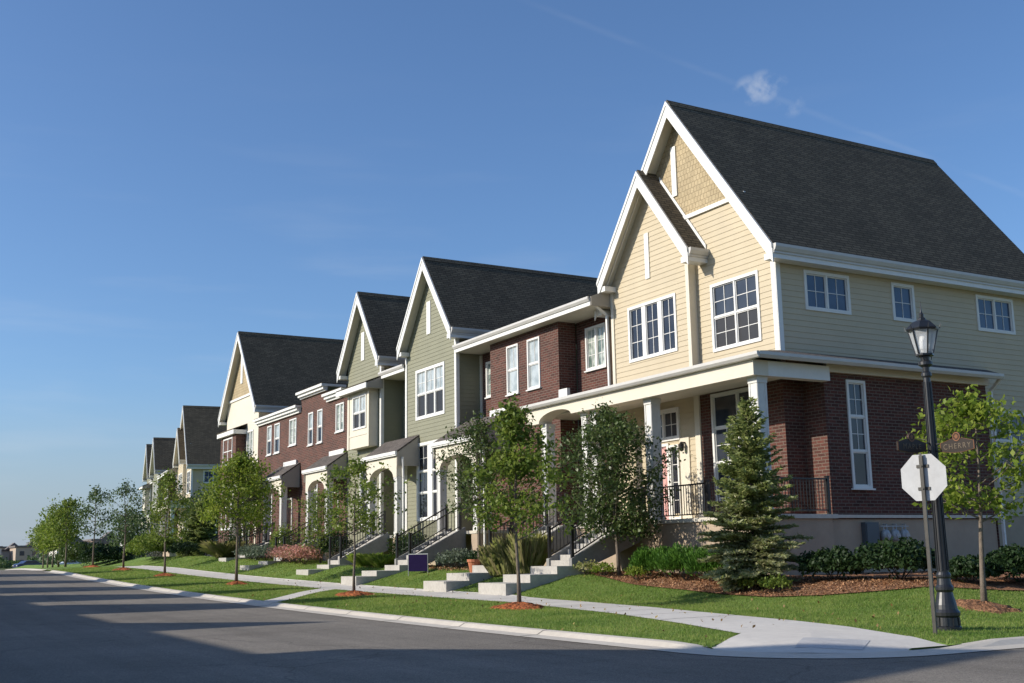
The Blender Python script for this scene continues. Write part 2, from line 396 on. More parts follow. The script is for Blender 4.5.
drape('ramp_panel', [(11.75, 12.55), (12.35, 11.85), (13.15, 12.45), (12.55, 13.2)], plain('ramp_panel_grey', (.46, .45, .44), .9, .1, 6, .5, 90), .031, .3, hf=hramp)
# sidewalk control joints
mb = MB()
for y in np.arange(18, 80, 1.55):
    def lerp(pts, y):
        p = sorted(pts, key=lambda q: q[1])
        return float(np.interp(y, [q[1] for q in p], [q[0] for q in p]))
    x0, x1 = lerp(SW_LOW, y), lerp(SW_UP, y)
    n = 4
    for k in range(n):
        a, b = x0+(x1-x0)*k/n, x0+(x1-x0)*(k+1)/n
        mb.poly([(a, y, H(a, y)+.0245), (b, y, H(b, y)+.0245), (b, y+.034, H(b, y+.034)+.0245), (a, y+.034, H(a, y+.034)+.0245)])
setp(mb.build('sidewalk_joints', plain('joint_dirt', (.16, .15, .13), .9)), kind='structure')
# rolled curb with gutter pan, street side then corner
prof = [(-.55, .002), (-.2, .012), (-.08, .075), (.0, .088), (.10, .082), (.10, -.08)]   # distance from curb line outward, height
def curb(name, path):
    """path: (x, y, nx, ny, lowered)  n points to the lawn"""
    mb = MB(); n = len(prof)
    for (x, y, nx, ny, lw) in path:
        for d, z in prof:
            zz = z if z < .02 else z*(1-.80*lw)
            mb.v.append((x+nx*d, y+ny*d, float(g(y))+zz+.004))
    for i in range(len(path)-1):
        for k in range(n-1):
            mb.f.append((i*n+k, (i+1)*n+k, (i+1)*n+k+1, i*n+k+1))
    return setp(mb.build(name, M['curb']), kind='structure')
path = [(10.98, y, 1, 0, 0) for y in np.arange(76, 14.9, -1.)]
path += [(10.98, 14.4, 1, 0, 0), (10.98, 13.9, 1, 0, .3), (10.98, 13.4, 1, 0, 1)]
cx, cy, r = 12.9, 13.4, 1.92
for a in range(10, 90, 10):
    t = R(a); path.append((cx-r*math.cos(t), cy-r*math.sin(t), math.cos(t), math.sin(t), 1))
path += [(12.9, 11.48, 0, 1, 1), (13.5, 11.48, 0, 1, 1), (14.1, 11.48, 0, 1, .5), (14.7, 11.48, 0, 1, 0)]+[(x, 11.48, 0, 1, 0) for x in np.arange(16, 70, 3.)]
curb('curb', path)
curb('curb', [(10.98, y, 1, 0, 0) for y in np.arange(100, 80.9, -1.)]+[(11.4, 80.2, .7, .7, 0), (12.5, 79.9, 0, 1, 0)])
mb = MB()
for y in np.arange(18, 76, 3.05):
    for (d0, z0), (d1, z1) in zip(prof[:-2], prof[1:-1]):
        mb.poly([(10.98+d0, y, float(g(y))+z0+.007), (10.98+d1, y, float(g(y))+z1+.007), (10.98+d1, y+.04, float(g(y))+z1+.007), (10.98+d0, y+.04, float(g(y))+z0+.007)])
setp(mb.build('curb_joints', bpy.data.materials['joint_dirt']), kind='structure')

# ------------------------------------------------------------------ house kit
def P(ax, c, u, d, z): return (c-d, u, z) if ax == 'x' else (u, c-d, z)
def lbox(mb, ax, c, u0, u1, d0, d1, z0, z1):
    if ax == 'x': mb.box(c-d1, c-d0, u0, u1, z0, z1)
    else: mb.box(u0, u1, c-d1, c-d0, z0, z1)
LAP = .182; LIP = .016
def wall(name, ax, c, poly, mat, parent, holes=(), siding=False, reveal=.09, label=None, lap=LAP):
    bm = bmesh.new(); es = []
    loops = [poly]+[[(h[0], h[2]), (h[1], h[2]), (h[1], h[3]), (h[0], h[3])] for h in holes]
    for lp in loops:
        vs = [bm.verts.new((u, z, 0)) for u, z in lp]
        es += [bm.edges.new((vs[i], vs[(i+1) % len(vs)])) for i in range(len(vs))]
    bmesh.ops.triangle_fill(bm, edges=es, use_beauty=True)
    z0 = min(p[1] for p in poly); z1 = max(p[1] for p in poly)
    mb = MB()
    if siding:
        k0 = math.floor(z0/lap); k = k0+1
        while k*lap < z1:
            bmesh.ops.bisect_plane(bm, geom=bm.verts[:]+bm.edges[:]+bm.faces[:], plane_co=(0, k*lap, 0), plane_no=(0, 1, 0)); k += 1
        for f in bm.faces:
            zc = f.calc_center_median().y; kk = math.floor(zc/lap); zb = kk*lap
            def off(z): return LIP*(1-(z-zb)/lap)
            mb.poly([P(ax, c, v.co.x, off(v.co.y), v.co.y) for v in f.verts])
            for e in f.edges:
                a, b = e.verts
                if abs(a.co.y-zb) < 1e-4 and abs(b.co.y-zb) < 1e-4:
                    mb.poly([P(ax, c, a.co.x, 0, zb), P(ax, c, b.co.x, 0, zb), P(ax, c, b.co.x, LIP, zb), P(ax, c, a.co.x, LIP, zb)])
    else:
        for f in bm.faces: mb.poly([P(ax, c, v.co.x, 0, v.co.y) for v in f.verts])
    bm.free()
    top = LIP if siding else 0
    for h in holes:
        q = [(h[0], h[2]), (h[1], h[2]), (h[1], h[3]), (h[0], h[3])]
        for i in range(4):
            a, b = q[i], q[(i+1) % 4]
            mb.poly([P(ax, c, a[0], top*0, a[1]), P(ax, c, b[0], 0, b[1]), P(ax, c, b[0], -reveal, b[1]), P(ax, c, a[0], -reveal, a[1])])
    me = bpy.data.meshes.new(name)
    me.from_pydata([(v[0]-ORG.x, v[1]-ORG.y, v[2]-ORG.z) for v in mb.v], [], mb.f)
    # orient outward
    out = Vector((-1, 0, 0)) if ax == 'x' else Vector((0, -1, 0))
    bm = bmesh.new(); bm.from_mesh(me); bm.normal_update()
    for f in bm.faces:
        if f.normal.dot(out) < -.1 or (abs(f.normal.dot(out)) < .1 and f.normal.z > .5 and siding): f.normal_flip()
    bm.to_mesh(me); bm.free(); auto_uv(me); me.materials.append(mat)
    o = bpy.data.objects.new(name, me); COL.objects.link(o); o.parent = parent
    if label: o['label'] = label
    return o
def hole(u0, u1, z0, z1, cw): return (u0+cw*.55, u1-cw*.55, z0+cw*.55, z1-cw*.55)
def window(parent, ax, c, u0, u1, z0, z1, cols=1, rows=((1, 2, 2),), cw=.10, mull=.07, glass='glass', proud=.045, bot_glass=None, sill=False, label=None, recess=.0, mat='white'):
    """rows (from the top): (relative height, muntin cols, muntin rows, [glass])"""
    fr = MB(); sa = MB(); pa = {}
    for a in ((u0, u0+cw, z0, z1), (u1-cw, u1, z0, z1), (u0+cw, u1-cw, z1-cw, z1), (u0+cw, u1-cw, z0, z0+cw)):
        lbox(fr, ax, c, a[0], a[1], -.06, proud, a[2], a[3])
    if sill: lbox(fr, ax, c, u0-.06, u1+.06, 0, proud+.05, z0-.05, z0+.0)
    if glass == 'glass' and random.random() < .35: glass = 'glassb'
    iw = (u1-u0-2*cw-(cols-1)*mull)/cols
    tot = sum(r[0] for r in rows); ih = z1-z0-2*cw-(len(rows)-1)*.055
    for i in range(cols):
        a = u0+cw+i*(iw+mull)
        if i: lbox(fr, ax, c, a-mull, a, -.06, proud-.02, z0+cw, z1-cw)
        zt = z1-cw
        for j, r in enumerate(rows):
            hh = ih*r[0]/tot; b0 = zt-hh
            if j: lbox(fr, ax, c, a, a+iw, -.06, proud-.028, zt, zt+.055)
            s = .032
            for q in ((a, a+s, b0, zt), (a+iw-s, a+iw, b0, zt), (a+s, a+iw-s, zt-s, zt), (a+s, a+iw-s, b0, b0+s)):
                lbox(sa, ax, c, q[0], q[1], -.055, -.008, q[2], q[3])
            m = .022
            for k in range(1, r[1]):
                uc = a+iw*k/r[1]; lbox(sa, ax, c, uc-m/2, uc+m/2, -.045, -.022, b0+s, zt-s)
            for k in range(1, r[2]):
                zc = b0+hh*k/r[2]; lbox(sa, ax, c, a+s, a+iw-s, -.043, -.024, zc-m/2, zc+m/2)
            gl = r[3] if len(r) > 3 else glass
            pm = pa.setdefault(gl, MB())
            jt = random.uniform(-.004, .004)
            pm.poly([P(ax, c, a+s, -.04+jt, b0+s), P(ax, c, a+iw-s, -.04-jt, b0+s), P(ax, c, a+iw-s, -.04-jt, zt-s), P(ax, c, a+s, -.04+jt, zt-s)])
            zt = b0-.055
    w = fr.build('window', M[mat], parent, label)
    sa.build('sash', M['white'], w)
    for k, v in pa.items(): v.build('pane', M[k], w)
    return hole(u0, u1, z0, z1, cw)
def gable_roof(parent, yc, ye0, ye1, z_e, z_r, xf, xb, over=.45, mat='shingle', gut='x', rake=.30, hip=False):
    """ridge along X. roof slabs, white rakes in front, soffits, gutters along the eaves"""
    th = .16
    mb = MB()
    for s, ye in ((-1, ye0), (1, ye1)):
        n = Vector((0, (z_r-z_e)*s, abs(ye-yc))).normalized()
        o = n*th
        A, B = (xf, ye, z_e), (xf, yc, z_r)
        zt = o.z/ (abs(n.z)) if n.z else 0
        up = th/abs(n.z)
        pts = [(xf, ye, z_e), (xf, yc, z_r), (xf, yc, z_r+up), (xf, ye+o.y*0, z_e+up)]
        mb.prism(pts, (xb-xf, 0, 0))
    mb.build('roof', M[mat], parent)
    up = th/math.cos(math.atan2(z_r-z_e, yc-ye0))
    # ridge cap
    mb = MB()
    for s in (-1, 1):
        ye = ye0 if s < 0 else ye1; k = (z_r-z_e)/abs(ye-yc)
        mb.prism([(xf, yc, z_r+up+.035), (xf, yc+s*.17, z_r+up+.035-.17*k), (xf, yc+s*.17, z_r+up+.004-.17*k), (xf, yc, z_r+up+.004)], (xb-xf, 0, 0))
    mb.build('ridge_cap', M[mat], parent)
    mb = MB(); h = rake/math.cos(math.atan2(z_r-z_e, yc-ye0))
    for s, ye in ((-1, ye0), (1, ye1)):
        k = (z_r-z_e)/abs(ye-yc)
        # main rake board, with a shadow board above it
        mb.prism([(xf-.035, ye, z_e+up*.55), (xf-.035, yc, z_r+up*.55), (xf-.035, yc, z_r+up*.55-h), (xf-.035, ye+(-s)*.0, z_e+up*.55-h)], (.035, 0, 0))
        mb.prism([(xf-.065, ye, z_e+up*.9), (xf-.065, yc, z_r+up*.9), (xf-.065, yc, z_r+up*.55-.06), (xf-.065, ye, z_e+up*.55-.06)], (.0655, 0, 0))
    mb.build('rake_board', M['white'], parent)
    mb = MB()
    for s, ye in ((-1, ye0), (1, ye1)):
        mb.prism([(xf, ye, z_e-.012), (xf, yc, z_r-.012), (xf, yc, z_r-.06), (xf, ye, z_e-.06)], (over, 0, 0))
    mb.build('soffit', M['soffit'], parent)
    mb = MB()
    for s, ye in ((-1, ye0), (1, ye1)):
        if gut == 'none': break
        if gut == 'right' and s > 0: continue
        x0 = xf+.0
        # K profile gutter and fascia, returned at the front
        y = ye+s*.0
        pr = [(y+s*.004, z_e+up-.03), (y+s*.13, z_e+up-.03), (y+s*.13, z_e+up-.12), (y+s*.07, z_e+.03), (y+s*.035, z_e+.03), (y+s*.035, z_e-.05), (y+s*.004, z_e-.05)]
        mb = MB(); mb.prism([(x0+.003, a, b) for a, b in pr], (xb-x0-.003, 0, 0)); mb.build('gutter', M['gutter'], parent)
    mb = MB()
    for s, ye in ((-1, ye0), (1, ye1)):
        if gut == 'none': break
        a, b = sorted((ye, ye-s*.42))
        mb = MB(); mb.box(xf+.006, xb-.01, a+.003, b-.003, z_e-.20, z_e-.012); mb.build('eave_box', M['white'], parent)
def trimboard(parent, ax, c, u0, u1, z0, z1, mat='white', d=.05, name='corner_board'):
    mb = MB(); lbox(mb, ax, c, u0, u1, -.01, d, z0, z1); return mb.build(name, M[mat], parent)
def flatgutter(parent, x, y0, y1, z0, z1, name='gutter'):
    mb = MB()
    mb.prism([(x-.12, y0, z1), (x, y0, z1), (x, y0, z1-.17), (x-.06, y0, z1-.17), (x-.12, y0, z1-.08)], (0, y1-y0, 0))
    o = mb.build(name, M['gutter'], parent)
    mb = MB(); mb.box(x-.02, x+.02, y0+.003, y1-.003, z0-.09, z1-.173); mb.build('fascia', M['white'], parent)
    return o
def downspout(parent, pts):
    mb = MB()
    for a, b in zip(pts[:-1], pts[1:]): mb.bar(a, b, .075, .09, (0, 1, 0))
    return mb.build('downspout', M['white'], parent)
def column(parent, x, y, z0, z1, w=.38):
    mb = MB(); h = w/2
    mb.box(x-h+.03, x+h-.03, y-h+.03, y+h-.03, z0+.16, z1-.18)
    mb.box(x-h, x+h, y-h, y+h, z0, z0+.16); mb.box(x-h+.005, x+h-.005, y-h+.005, y+h-.005, z1-.18, z1-.08); mb.box(x-h-.008, x+h+.008, y-h-.008, y+h+.008, z1-.08, z1)
    for s in (-1, 1):      # raised edge boards on the faces
        mb.box(x-h+.012, x-h+.03, y+s*(h-.055)-.03, y+s*(h-.055)+.03, z0+.17, z1-.19)
        mb.box(x+s*(h-.055)-.03, x+s*(h-.055)+.03, y-h+.012, y-h+.03, z0+.17, z1-.19)
    return mb.build('column', M['offwhite'], parent)
def railing(parent, p0, p1, h=.95, post0=True, post1=True, low=.10, sp=.115, ph=.06):
    p0 = Vector(p0); p1 = Vector(p1); d = p1-p0; Ln = math.hypot(d.x, d.y)
    up = Vector((0, 0, 1)); mb = MB()
    mb.bar(p0+up*h, p1+up*h, .055, .045); mb.bar(p0+up*low, p1+up*low, .04, .035)
    n = max(2, int(Ln/sp))
    for i in range(1, n):
        q = p0+d*i/n; mb.box(q.x-.009, q.x+.009, q.y-.009, q.y+.009, q.z+low, q.z+h-.02)
    rl = mb.build('railing', M['black'], parent)
    for f, p in ((post0, p0), (post1, p1)):
        if f:
            mb = MB(); mb.box(p.x-.045, p.x+.045, p.y-.045, p.y+.045, p.z-.02, p.z+h+ph); mb.box(p.x-.06, p.x+.06, p.y-.06, p.y+.06, p.z+h+ph, p.z+h+ph+.03)
            mb.build('post', M['black'], rl)
    return rl
def stairs(parent, xb, xt, y0, y1, zb, zt, rails=True, mid=True):
    n = max(3, round((zt-zb)/.175)); rise = (zt-zb)/n; run = (xt-xb)/n
    pts = [(xb, zb)]
    for i in range(n):
        pts += [(xb+i*run, zb+(i+1)*rise), (xb+(i+1)*run, zb+(i+1)*rise)]
    bottom = [(xt, zt-.62), (xb+.55, zb-.05), (xb, zb-.05)]
    mb = MB(); mb.prism([(x, y0+.16, z) for x, z in pts+bottom], (0, y1-y0-.32, 0))
    mb.build('stair', M['concrete'], parent)
    mb = MB()   # cheek stringers
    for ya in (y0, y1-.157):
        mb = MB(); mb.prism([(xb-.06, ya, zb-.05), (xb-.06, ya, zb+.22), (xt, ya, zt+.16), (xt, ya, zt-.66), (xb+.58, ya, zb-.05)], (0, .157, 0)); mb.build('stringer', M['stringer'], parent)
    if rails:
        for ya in (y0+.08, y1-.08):
            a = Vector((xb+.02, ya, zb+.2)); b = Vector((xt-.04, ya, zt+.16))
            if mid:
                m = a+(b-a)*.93; railing(parent, a, m, .92, True, True, .12, .13, .10)
            else: railing(parent, a, b, .92, True, False, .12, .13, .10)
def landing_steps(parent, xb, y0, y1, zb, n=3, rise=.22):
    fronts = [18.82, 17.84, 16.98]
    for i in range(n):
        x0 = fronts[i]; x1 = xb+.4 if i == 0 else fronts[i-1]+.02; z1 = zb-.01-i*rise
        mb = MB(); mb.box(x0, x1, y0-.03*i, y1+.03*i, z1-.7, z1)
        mb.build('landing_step', M['concrete'], parent)
def porch_small(parent, y0, y1, xw, xf=22.05, zg=1.0, floor=2.43, zgut=6.22, ztop=7.2, colw=.36, xfloor=24.1, ywall0=None, ywall1=None, stair=(None,), zb=1.4, xb=19.3, landings=2, board=None):
    """shed roofed entry porch with an arched front beam on two columns"""
    e = .18; gx = xf-.32
    mb = MB()
    sl = (ztop-zgut)/(xw-gx)
    mb.prism([(gx, y0-e, zgut), (xw, y0-e, ztop), (xw, y0-e, ztop+.07), (gx, y0-e, zgut+.07)], (0, y1-y0+2*e, 0))
    mb.build('porch_roof', M['porchroof'], parent)
    mb = MB()
    for ya in (y0-e+.02, y1+e-.08):
        mb = MB(); mb.prism([(gx+.03, ya, zgut-.62), (gx+.03, ya, zgut-.012), (xw, ya, ztop-.012), (xw, ya, zgut-.62)], (0, .06, 0)); mb.build('roof_cheek', M['tancheek'], parent)
    mb = MB(); mb.box(gx-.10, gx+.0, y0-e-.03, y1+e+.03, zgut-.10, zgut+.05); mb.box(gx-.06, gx+.0, y0-e-.02, y1+e+.02, zgut-.16, zgut-.10)
    mb.build('gutter', M['white'], parent)
    mb = MB()   # arched beam
    zb0 = zgut-1.12; a0, a1 = y0+colw+.02, y1-colw-.02; pts = [(gx+.07, y0, zgut-.16), (gx+.07, y0, zb0), (gx+.07, a0, zb0)]
    cy_ = (a0+a1)/2; hw = (a1-a0)/2
    for k in range(1, 12):
        t = math.pi*(1-k/12); pts.append((gx+.07, cy_+hw*math.cos(t), zb0+.52*math.sin(t)))
    pts += [(gx+.07, a1, zb0), (gx+.07, y1, zb0), (gx+.07, y1, zgut-.16)]
    bm = bmesh.new(); vs = [bm.verts.new(p) for p in pts]; es = [bm.edges.new((vs[i], vs[(i+1) % len(vs)])) for i in range(len(vs))]
    bmesh.ops.triangle_fill(bm, edges=es, use_beauty=True)
    ext = bmesh.ops.extrude_face_region(bm, geom=bm.faces[:]); 
    for v in [q for q in ext['geom'] if isinstance(q, bmesh.types.BMVert)]: v.co.x += .38
    bm.verts.index_update()
    mb.add([v.co[:] for v in bm.verts], [tuple(v.index for v in f.verts) for f in bm.faces]); bm.free()
    mb.build('arch_beam', M['cream'], parent)
    for yy in (y0+colw/2, y1-colw/2): column(parent, gx+.27, yy, floor+.0, zb0, colw)
    mb = MB()
    for ya, yb in ((y0-.06, y0+colw+.10), (y1-colw-.10, y1+.06)):
        mb = MB(); mb.box(xf-.25, xfloor-.02, ya, yb, zg-.4, floor-.12); mb.build('foundation', M['stucco'], parent)
    mb = MB(); mb.box(xf-.28, xfloor-.01, y0-.08, y1+.08, floor-.12, floor); mb.build('porch_floor', M['capstone'], parent)
    mb = MB(); mb.box(gx+.1, xfloor, y0+.01, y1-.01, zgut-.32, zgut-.27); mb.build('porch_ceiling', M['soffit'], parent)
    if stair[0] is not None:
        s0, s1 = stair
        stairs(parent, xb, xf-.28, s0, s1, zb, floor)
        landing_steps(parent, xb, s0-.02, s1+.02, zb, landings, .20)
    if board:
        mb = MB(); mb.box(xw-.10, xw+.0, board[0], board[1], ztop-.02, ztop+.26); mb.build('flashing_board', M['white'], parent)
def door(parent, ax, c, u0, u1, z0, z1, mat='darkdoor', glass=False):
    mb = MB(); lbox(mb, ax, c, u0, u1, -.07, -.01, z0, z1)
    w = u1-u0
    for (a, b, p, q) in ((.14, .46, .08, .40), (.54, .86, .08, .40), (.14, .46, .46, .93), (.54, .86, .46, .93)):
        lbox(mb, ax, c, u0+w*a, u0+w*b, -.01, .006, z0+(z1-z0)*p, z0+(z1-z0)*q)
    d = mb.build('door', M[mat], parent)
    mb = MB(); mb.tube([P(ax, c, u0+.08, 0, z0+1.0), P(ax, c, u0+.08, .06, z0+1.0)], [.03, .035], 8); mb.build('handle', M['gold'], d)
    mb = MB()
    for a in ((u0-.10, u0-.004, z0, z1+.10), (u1+.004, u1+.10, z0, z1+.10), (u0, u1, z1+.004, z1+.10)): lbox(mb, ax, c, a[0], a[1], -.02, .035, a[2], a[3])
    mb.build('door_frame', M['white'], parent)
FL = 2.43
def rect(u0, u1, z0, z1): return [(u0, z0), (u1, z0), (u1, z1), (u0, z1)]

# ------------------------------------------------------------------ H1: yellow end house
h1 = thing('end_house', 'cream yellow gabled end house with brick lower floor and wraparound porch at the corner', 'house', (24, 30, .7), 'townhouses of the terrace')
h = h1
YR = 29.79
W = []
hw = []
hw.append(window(h, 'x', 24.0, 26.22, 28.53, 7.80, 10.05, 2, ((1, 2, 2), (1, 2, 2, 'screen'))))
wall('siding_wall', 'x', 24.0, [(25.47, 7.0), (34.1, 7.0), (34.1, 10.7), (32.74, 12.6), (25.47+1.37, 12.6), (25.47, 10.75)], M['yellow'], h, hw, True)
# shake gable above the belt
wall('shake_wall', 'x', 23.985, [(26.75, 12.70), (32.8, 12.70), (29.79, 16.68)], M['shake'], h)
trimboard(h, 'x', 23.985, 26.6, 33.0, 12.58, 12.72, 'white', .07, 'belt_board')
trimboard(h, 'x', 23.98, 30.0, 30.26, 13.56, 15.36, 'white', .045, 'gable_vent')
trimboard(h, 'x', 24.0, 25.44, 25.62, 6.95, 10.6)
trimboard(h, 'y', 25.45, 23.96, 24.14, 6.95, 10.3, 'white', .04)
gable_roof(h, YR, 24.98, 34.6, 10.30, 16.60, 23.5, 37.0, .5)
# projecting bay
hb = [window(h, 'x', 23.70, 30.0, 32.77, 8.08, 10.08, 3, ((1, 2, 3),), .10, .22)]
wall('siding_wall', 'x', 23.70, [(29.26, 7.0), (33.78, 7.0), (33.78, 11.1), (31.25, 14.56), (29.26, 11.9)], M['yellow'], h, hb, True)
wall('siding_wall', 'y', 29.26, rect(23.70, 24.0, 7.0, 11.4), M['cream'], h)
trimboard(h, 'x', 23.70, 29.23, 29.40, 6.95, 11.2, 'cream')
trimboard(h, 'x', 23.70, 33.64, 33.80, 6.95, 10.9, 'cream')
trimboard(h, 'x', 23.70, 31.38, 31.62, 10.9, 12.55, 'white', .045, 'gable_vent')
gable_roof(h, 31.25, 28.62, 33.9, 11.03, 14.46, 23.2, 24.9, .5)
k_ = (14.46-11.03)/(31.25-28.62)
mb = MB(); mb.prism([(23.94, 28.62, 11.03+.275), (23.94, 30.95, 11.03+.275+2.33*k_), (23.94, 30.95, 11.03+.275+2.33*k_+.16), (23.94, 28.62, 11.03+.275+.16)], (.035, 0, 0)); mb.build('flashing_board', M['white'], h)
# siding side wall, upper and rear lower
hs = []
for a, b, cols in ((25.12, 27.06, 2), (28.97, 30.03, 1), (33.1, 35.05, 2)):
    hs.append(window(h, 'y', 25.45, a, b, 8.73, 10.0, cols, ((1, 2, 2),), glass='glass_skyblue'))
hs.append(window(h, 'y', 25.45, 33.25, 36.3, 3.95, 5.98, 3, ((1, 2, 2), (1, 2, 2)), glass='glass'))
wall('siding_wall', 'y', 25.45, [(24.0, 7.0), (32.0, 7.0), (32.0, FL), (37, FL), (37, 10.45), (24.0, 10.45)], M['yellow'], h, hs, True)
wall('foundation', 'y', 25.46, rect(32.0, 37, .2, FL), M['stucco'], h)
wall('siding_wall', 'y', 25.45+9.0, rect(24.0, 37, FL, 10.9), M['yellow'], h)
mb = MB(); mb.poly([(36.95, 25.45, .2), (36.95, 34.2, .2), (36.95, 34.2, 10.9), (36.95, 29.79, 16.6), (36.95, 25.45, 10.6)]); mb.build('siding_wall', M['yellow'], h)
# brick ground floor
hbk = [window(h, 'x', 24.0, 26.3, 28.78, 3.0, 6.45, 2, ((1.05, 1, 1), (1.12, 2, 2), (1.15, 2, 2)), .09, .07)]
wall('brick_wall', 'x', 24.0, rect(25.45, 29.38, 2.2, 6.95), M['brick'], h, hbk)
wall('brick_wall', 'y', 25.45, rect(24.0, 24.78, 2.2, 6.95), M['brick'], h)
wall('brick_wall', 'x', 24.78, rect(24.55, 25.45, 2.2, 6.65), M['brick'], h)
ht = [window(h, 'y', 24.55, 25.67, 26.46, 3.2, 6.45, 1, ((1, 2, 2), (1, 2, 2), (1, 1, 1)), .085, .06, glass='glass', sill=True)]
wall('brick_wall', 'y', 24.55, rect(24.78, 32.03, 2.3, 6.66), M['brick'], h, ht)
wall('foundation', 'y', 24.60, rect(24.7, 32.0, .2, 2.36), M['stucco'], h)
trimboard(h, 'y', 24.55, 24.75, 32.06, 2.33, 2.42, 'capstone', .045, 'ledge')
wall('brick_wall', 'x', 32.03, rect(24.55, 25.45, .3, 6.66), M['brick'], h)
# door wall
wall('siding_wall', 'x', 24.0, rect(29.62, 34.2, FL, 6.95), M['yellow'], h, [hole(31.18, 32.12, FL-.05, 4.98, 0), hole(30.6, 31.0, 2.7, 4.95, 0), hole(30.5, 32.2, 5.22, 6.18, 0)], True)
trimboard(h, 'x', 24.0, 29.36, 29.62, FL, 6.95, 'cream', .06)
trimboard(h, 'x', 24.0, 29.98, 30.48, FL, 5.2, 'cream', .05, 'door_surround')
door(h, 'x', 23.96, 31.18, 32.10, FL, 4.98, 'pink')
window(h, 'x', 23.97, 30.54, 31.05, FL+.05, 5.0, 1, ((1, 1, 4),), .07)
window(h, 'x', 23.97, 30.45, 32.25, 5.15, 6.25, 2, ((1, 2, 2),), .12, .09)
mb = MB(); mb.box(23.80, 23.96, 30.16, 30.22, 4.98, 5.04); mb.lathe((23.80, 30.19, 4.72), [(.03, 0), (.075, .04), (.09, .2), (.10, .22), (.03, .32)], 8)
mb.build('porch_light', M['black'], h)
# porch floor and foundation
mb = MB(); mb.box(22.02, 24.0, 24.30, 37.0, 2.31, FL); mb.box(24.0, 24.75, 24.30, 25.43, 2.31, FL-.002); mb.build('porch_floor', M['capstone'], h)
mb = MB(); mb.box(22.08, 24.6, 24.38, 37.0, .2, 2.308); mb.build('foundation', M['stucco'], h)
# beam with small arch over the left bay
mb = MB(); BZ = 6.32
pts = [(21.82, 24.28, 6.76), (21.82, 24.28, BZ), (21.82, 33.85, BZ)]
for k in range(1, 12):
    t = math.pi*k/12; pts.append((21.82, 34.95-1.1*math.cos(t), BZ-.12+.30*math.sin(t)+.12*(1-k/12)))
pts += [(21.82, 36.05, BZ-.14), (21.82, 36.95, BZ-.14), (21.82, 36.95, 6.76)]
bm = bmesh.new(); vs = [bm.verts.new(p) for p in pts]; es = [bm.edges.new((vs[i], vs[(i+1) % len(vs)])) for i in range(len(vs))]
bmesh.ops.triangle_fill(bm, edges=es, use_beauty=True)
ext = bmesh.ops.extrude_face_region(bm, geom=bm.faces[:])
for v in [q for q in ext['geom'] if isinstance(q, bmesh.types.BMVert)]: v.co.x += .56
bm.verts.index_update(); mb.add([v.co[:] for v in bm.verts], [tuple(v.index for v in f.verts) for f in bm.faces]); bm.free()
mb.build('porch_beam', M['cream'], h)
mb = MB(); mb.box(22.384, 24.78, 24.285, 24.62, BZ+.003, 6.757); mb.build('porch_beam', M['white'], h)
mb = MB(); mb.box(24.784, 32.05, 24.40, 24.545, 6.62, 6.86); mb.build('frieze_board', M['cream'], h)
mb = MB(); mb.box(22.39, 23.99, 24.63, 36.9, 6.50, 6.55); mb.build('porch_ceiling', M['soffit'], h)
# low porch roof wrapping the corner
mb = MB()
a = (21.68, 37.05, 6.90); b = (21.68, 23.95, 6.90); c = (24.0, 25.46, 7.33); d = (24.0, 37.05, 7.33); e1 = (32.1, 23.95, 6.90); f1 = (33.4, 25.46, 7.33)
for q in ((a, b, c, d), (b, e1, f1, c)):
    mb.prism(q, (0, 0, .05))
mb.build('porch_roof', M['porchroof'], h)
mb = MB()
mb.prism([(21.60, 23.85, 6.93), (21.70, 23.85, 6.93), (21.70, 23.85, 6.765), (21.66, 23.85, 6.765), (21.60, 23.85, 6.84)], (0, 13.2, 0))
mb.build('gutter', M['gutter'], h)
mb = MB(); mb.prism([(21.683, 23.83, 6.93), (21.683, 23.95, 6.93), (21.683, 23.95, 6.757), (21.683, 23.89, 6.757), (21.683, 23.83, 6.84)], (10.4, 0, 0)); mb.build('gutter', M['gutter'], h)
mb = MB(); mb.box(21.70, 21.815, 23.96, 37.0, 6.762, 6.80); mb.box(21.98, 32.0, 23.96, 24.283, 6.865, 6.90); mb.build('soffit', M['white'], h)
for y in (24.62, 29.65): column(h, 22.25, y, FL, BZ, .40)
for y in (32.85, 33.45): column(h, 22.25, y, FL, BZ, .34)
column(h, 22.25, 36.1, FL, BZ-.14, .40)
railing(h, (22.2, 24.85, FL), (22.2, 27.0, FL), 1.02, False, True, .12)
railing(h, (22.2, 27.0, FL), (22.2, 29.42, FL), 1.02, False, False, .12)
railing(h, (22.2, 29.88, FL), (22.2, 30.25, FL), 1.02, False, True, .12)
railing(h, (22.48, 24.5, FL), (24.6, 24.5, FL), 1.02, False, True, .12)
stairs(h, 19.45, 22.02, 30.25, 31.75, 1.07, FL)
landing_steps(h, 19.45, 30.2, 31.8, 1.08, 3, .235)
downspout(h, [(32.15, 24.0, 6.85), (32.15, 24.45, 6.45), (32.15, 24.45, .9), (32.15, 24.2, .75)])
downspout(h, [(23.0, 33.95, 10.40), (23.6, 33.99, 10.05), (23.62, 33.99, 7.4)])
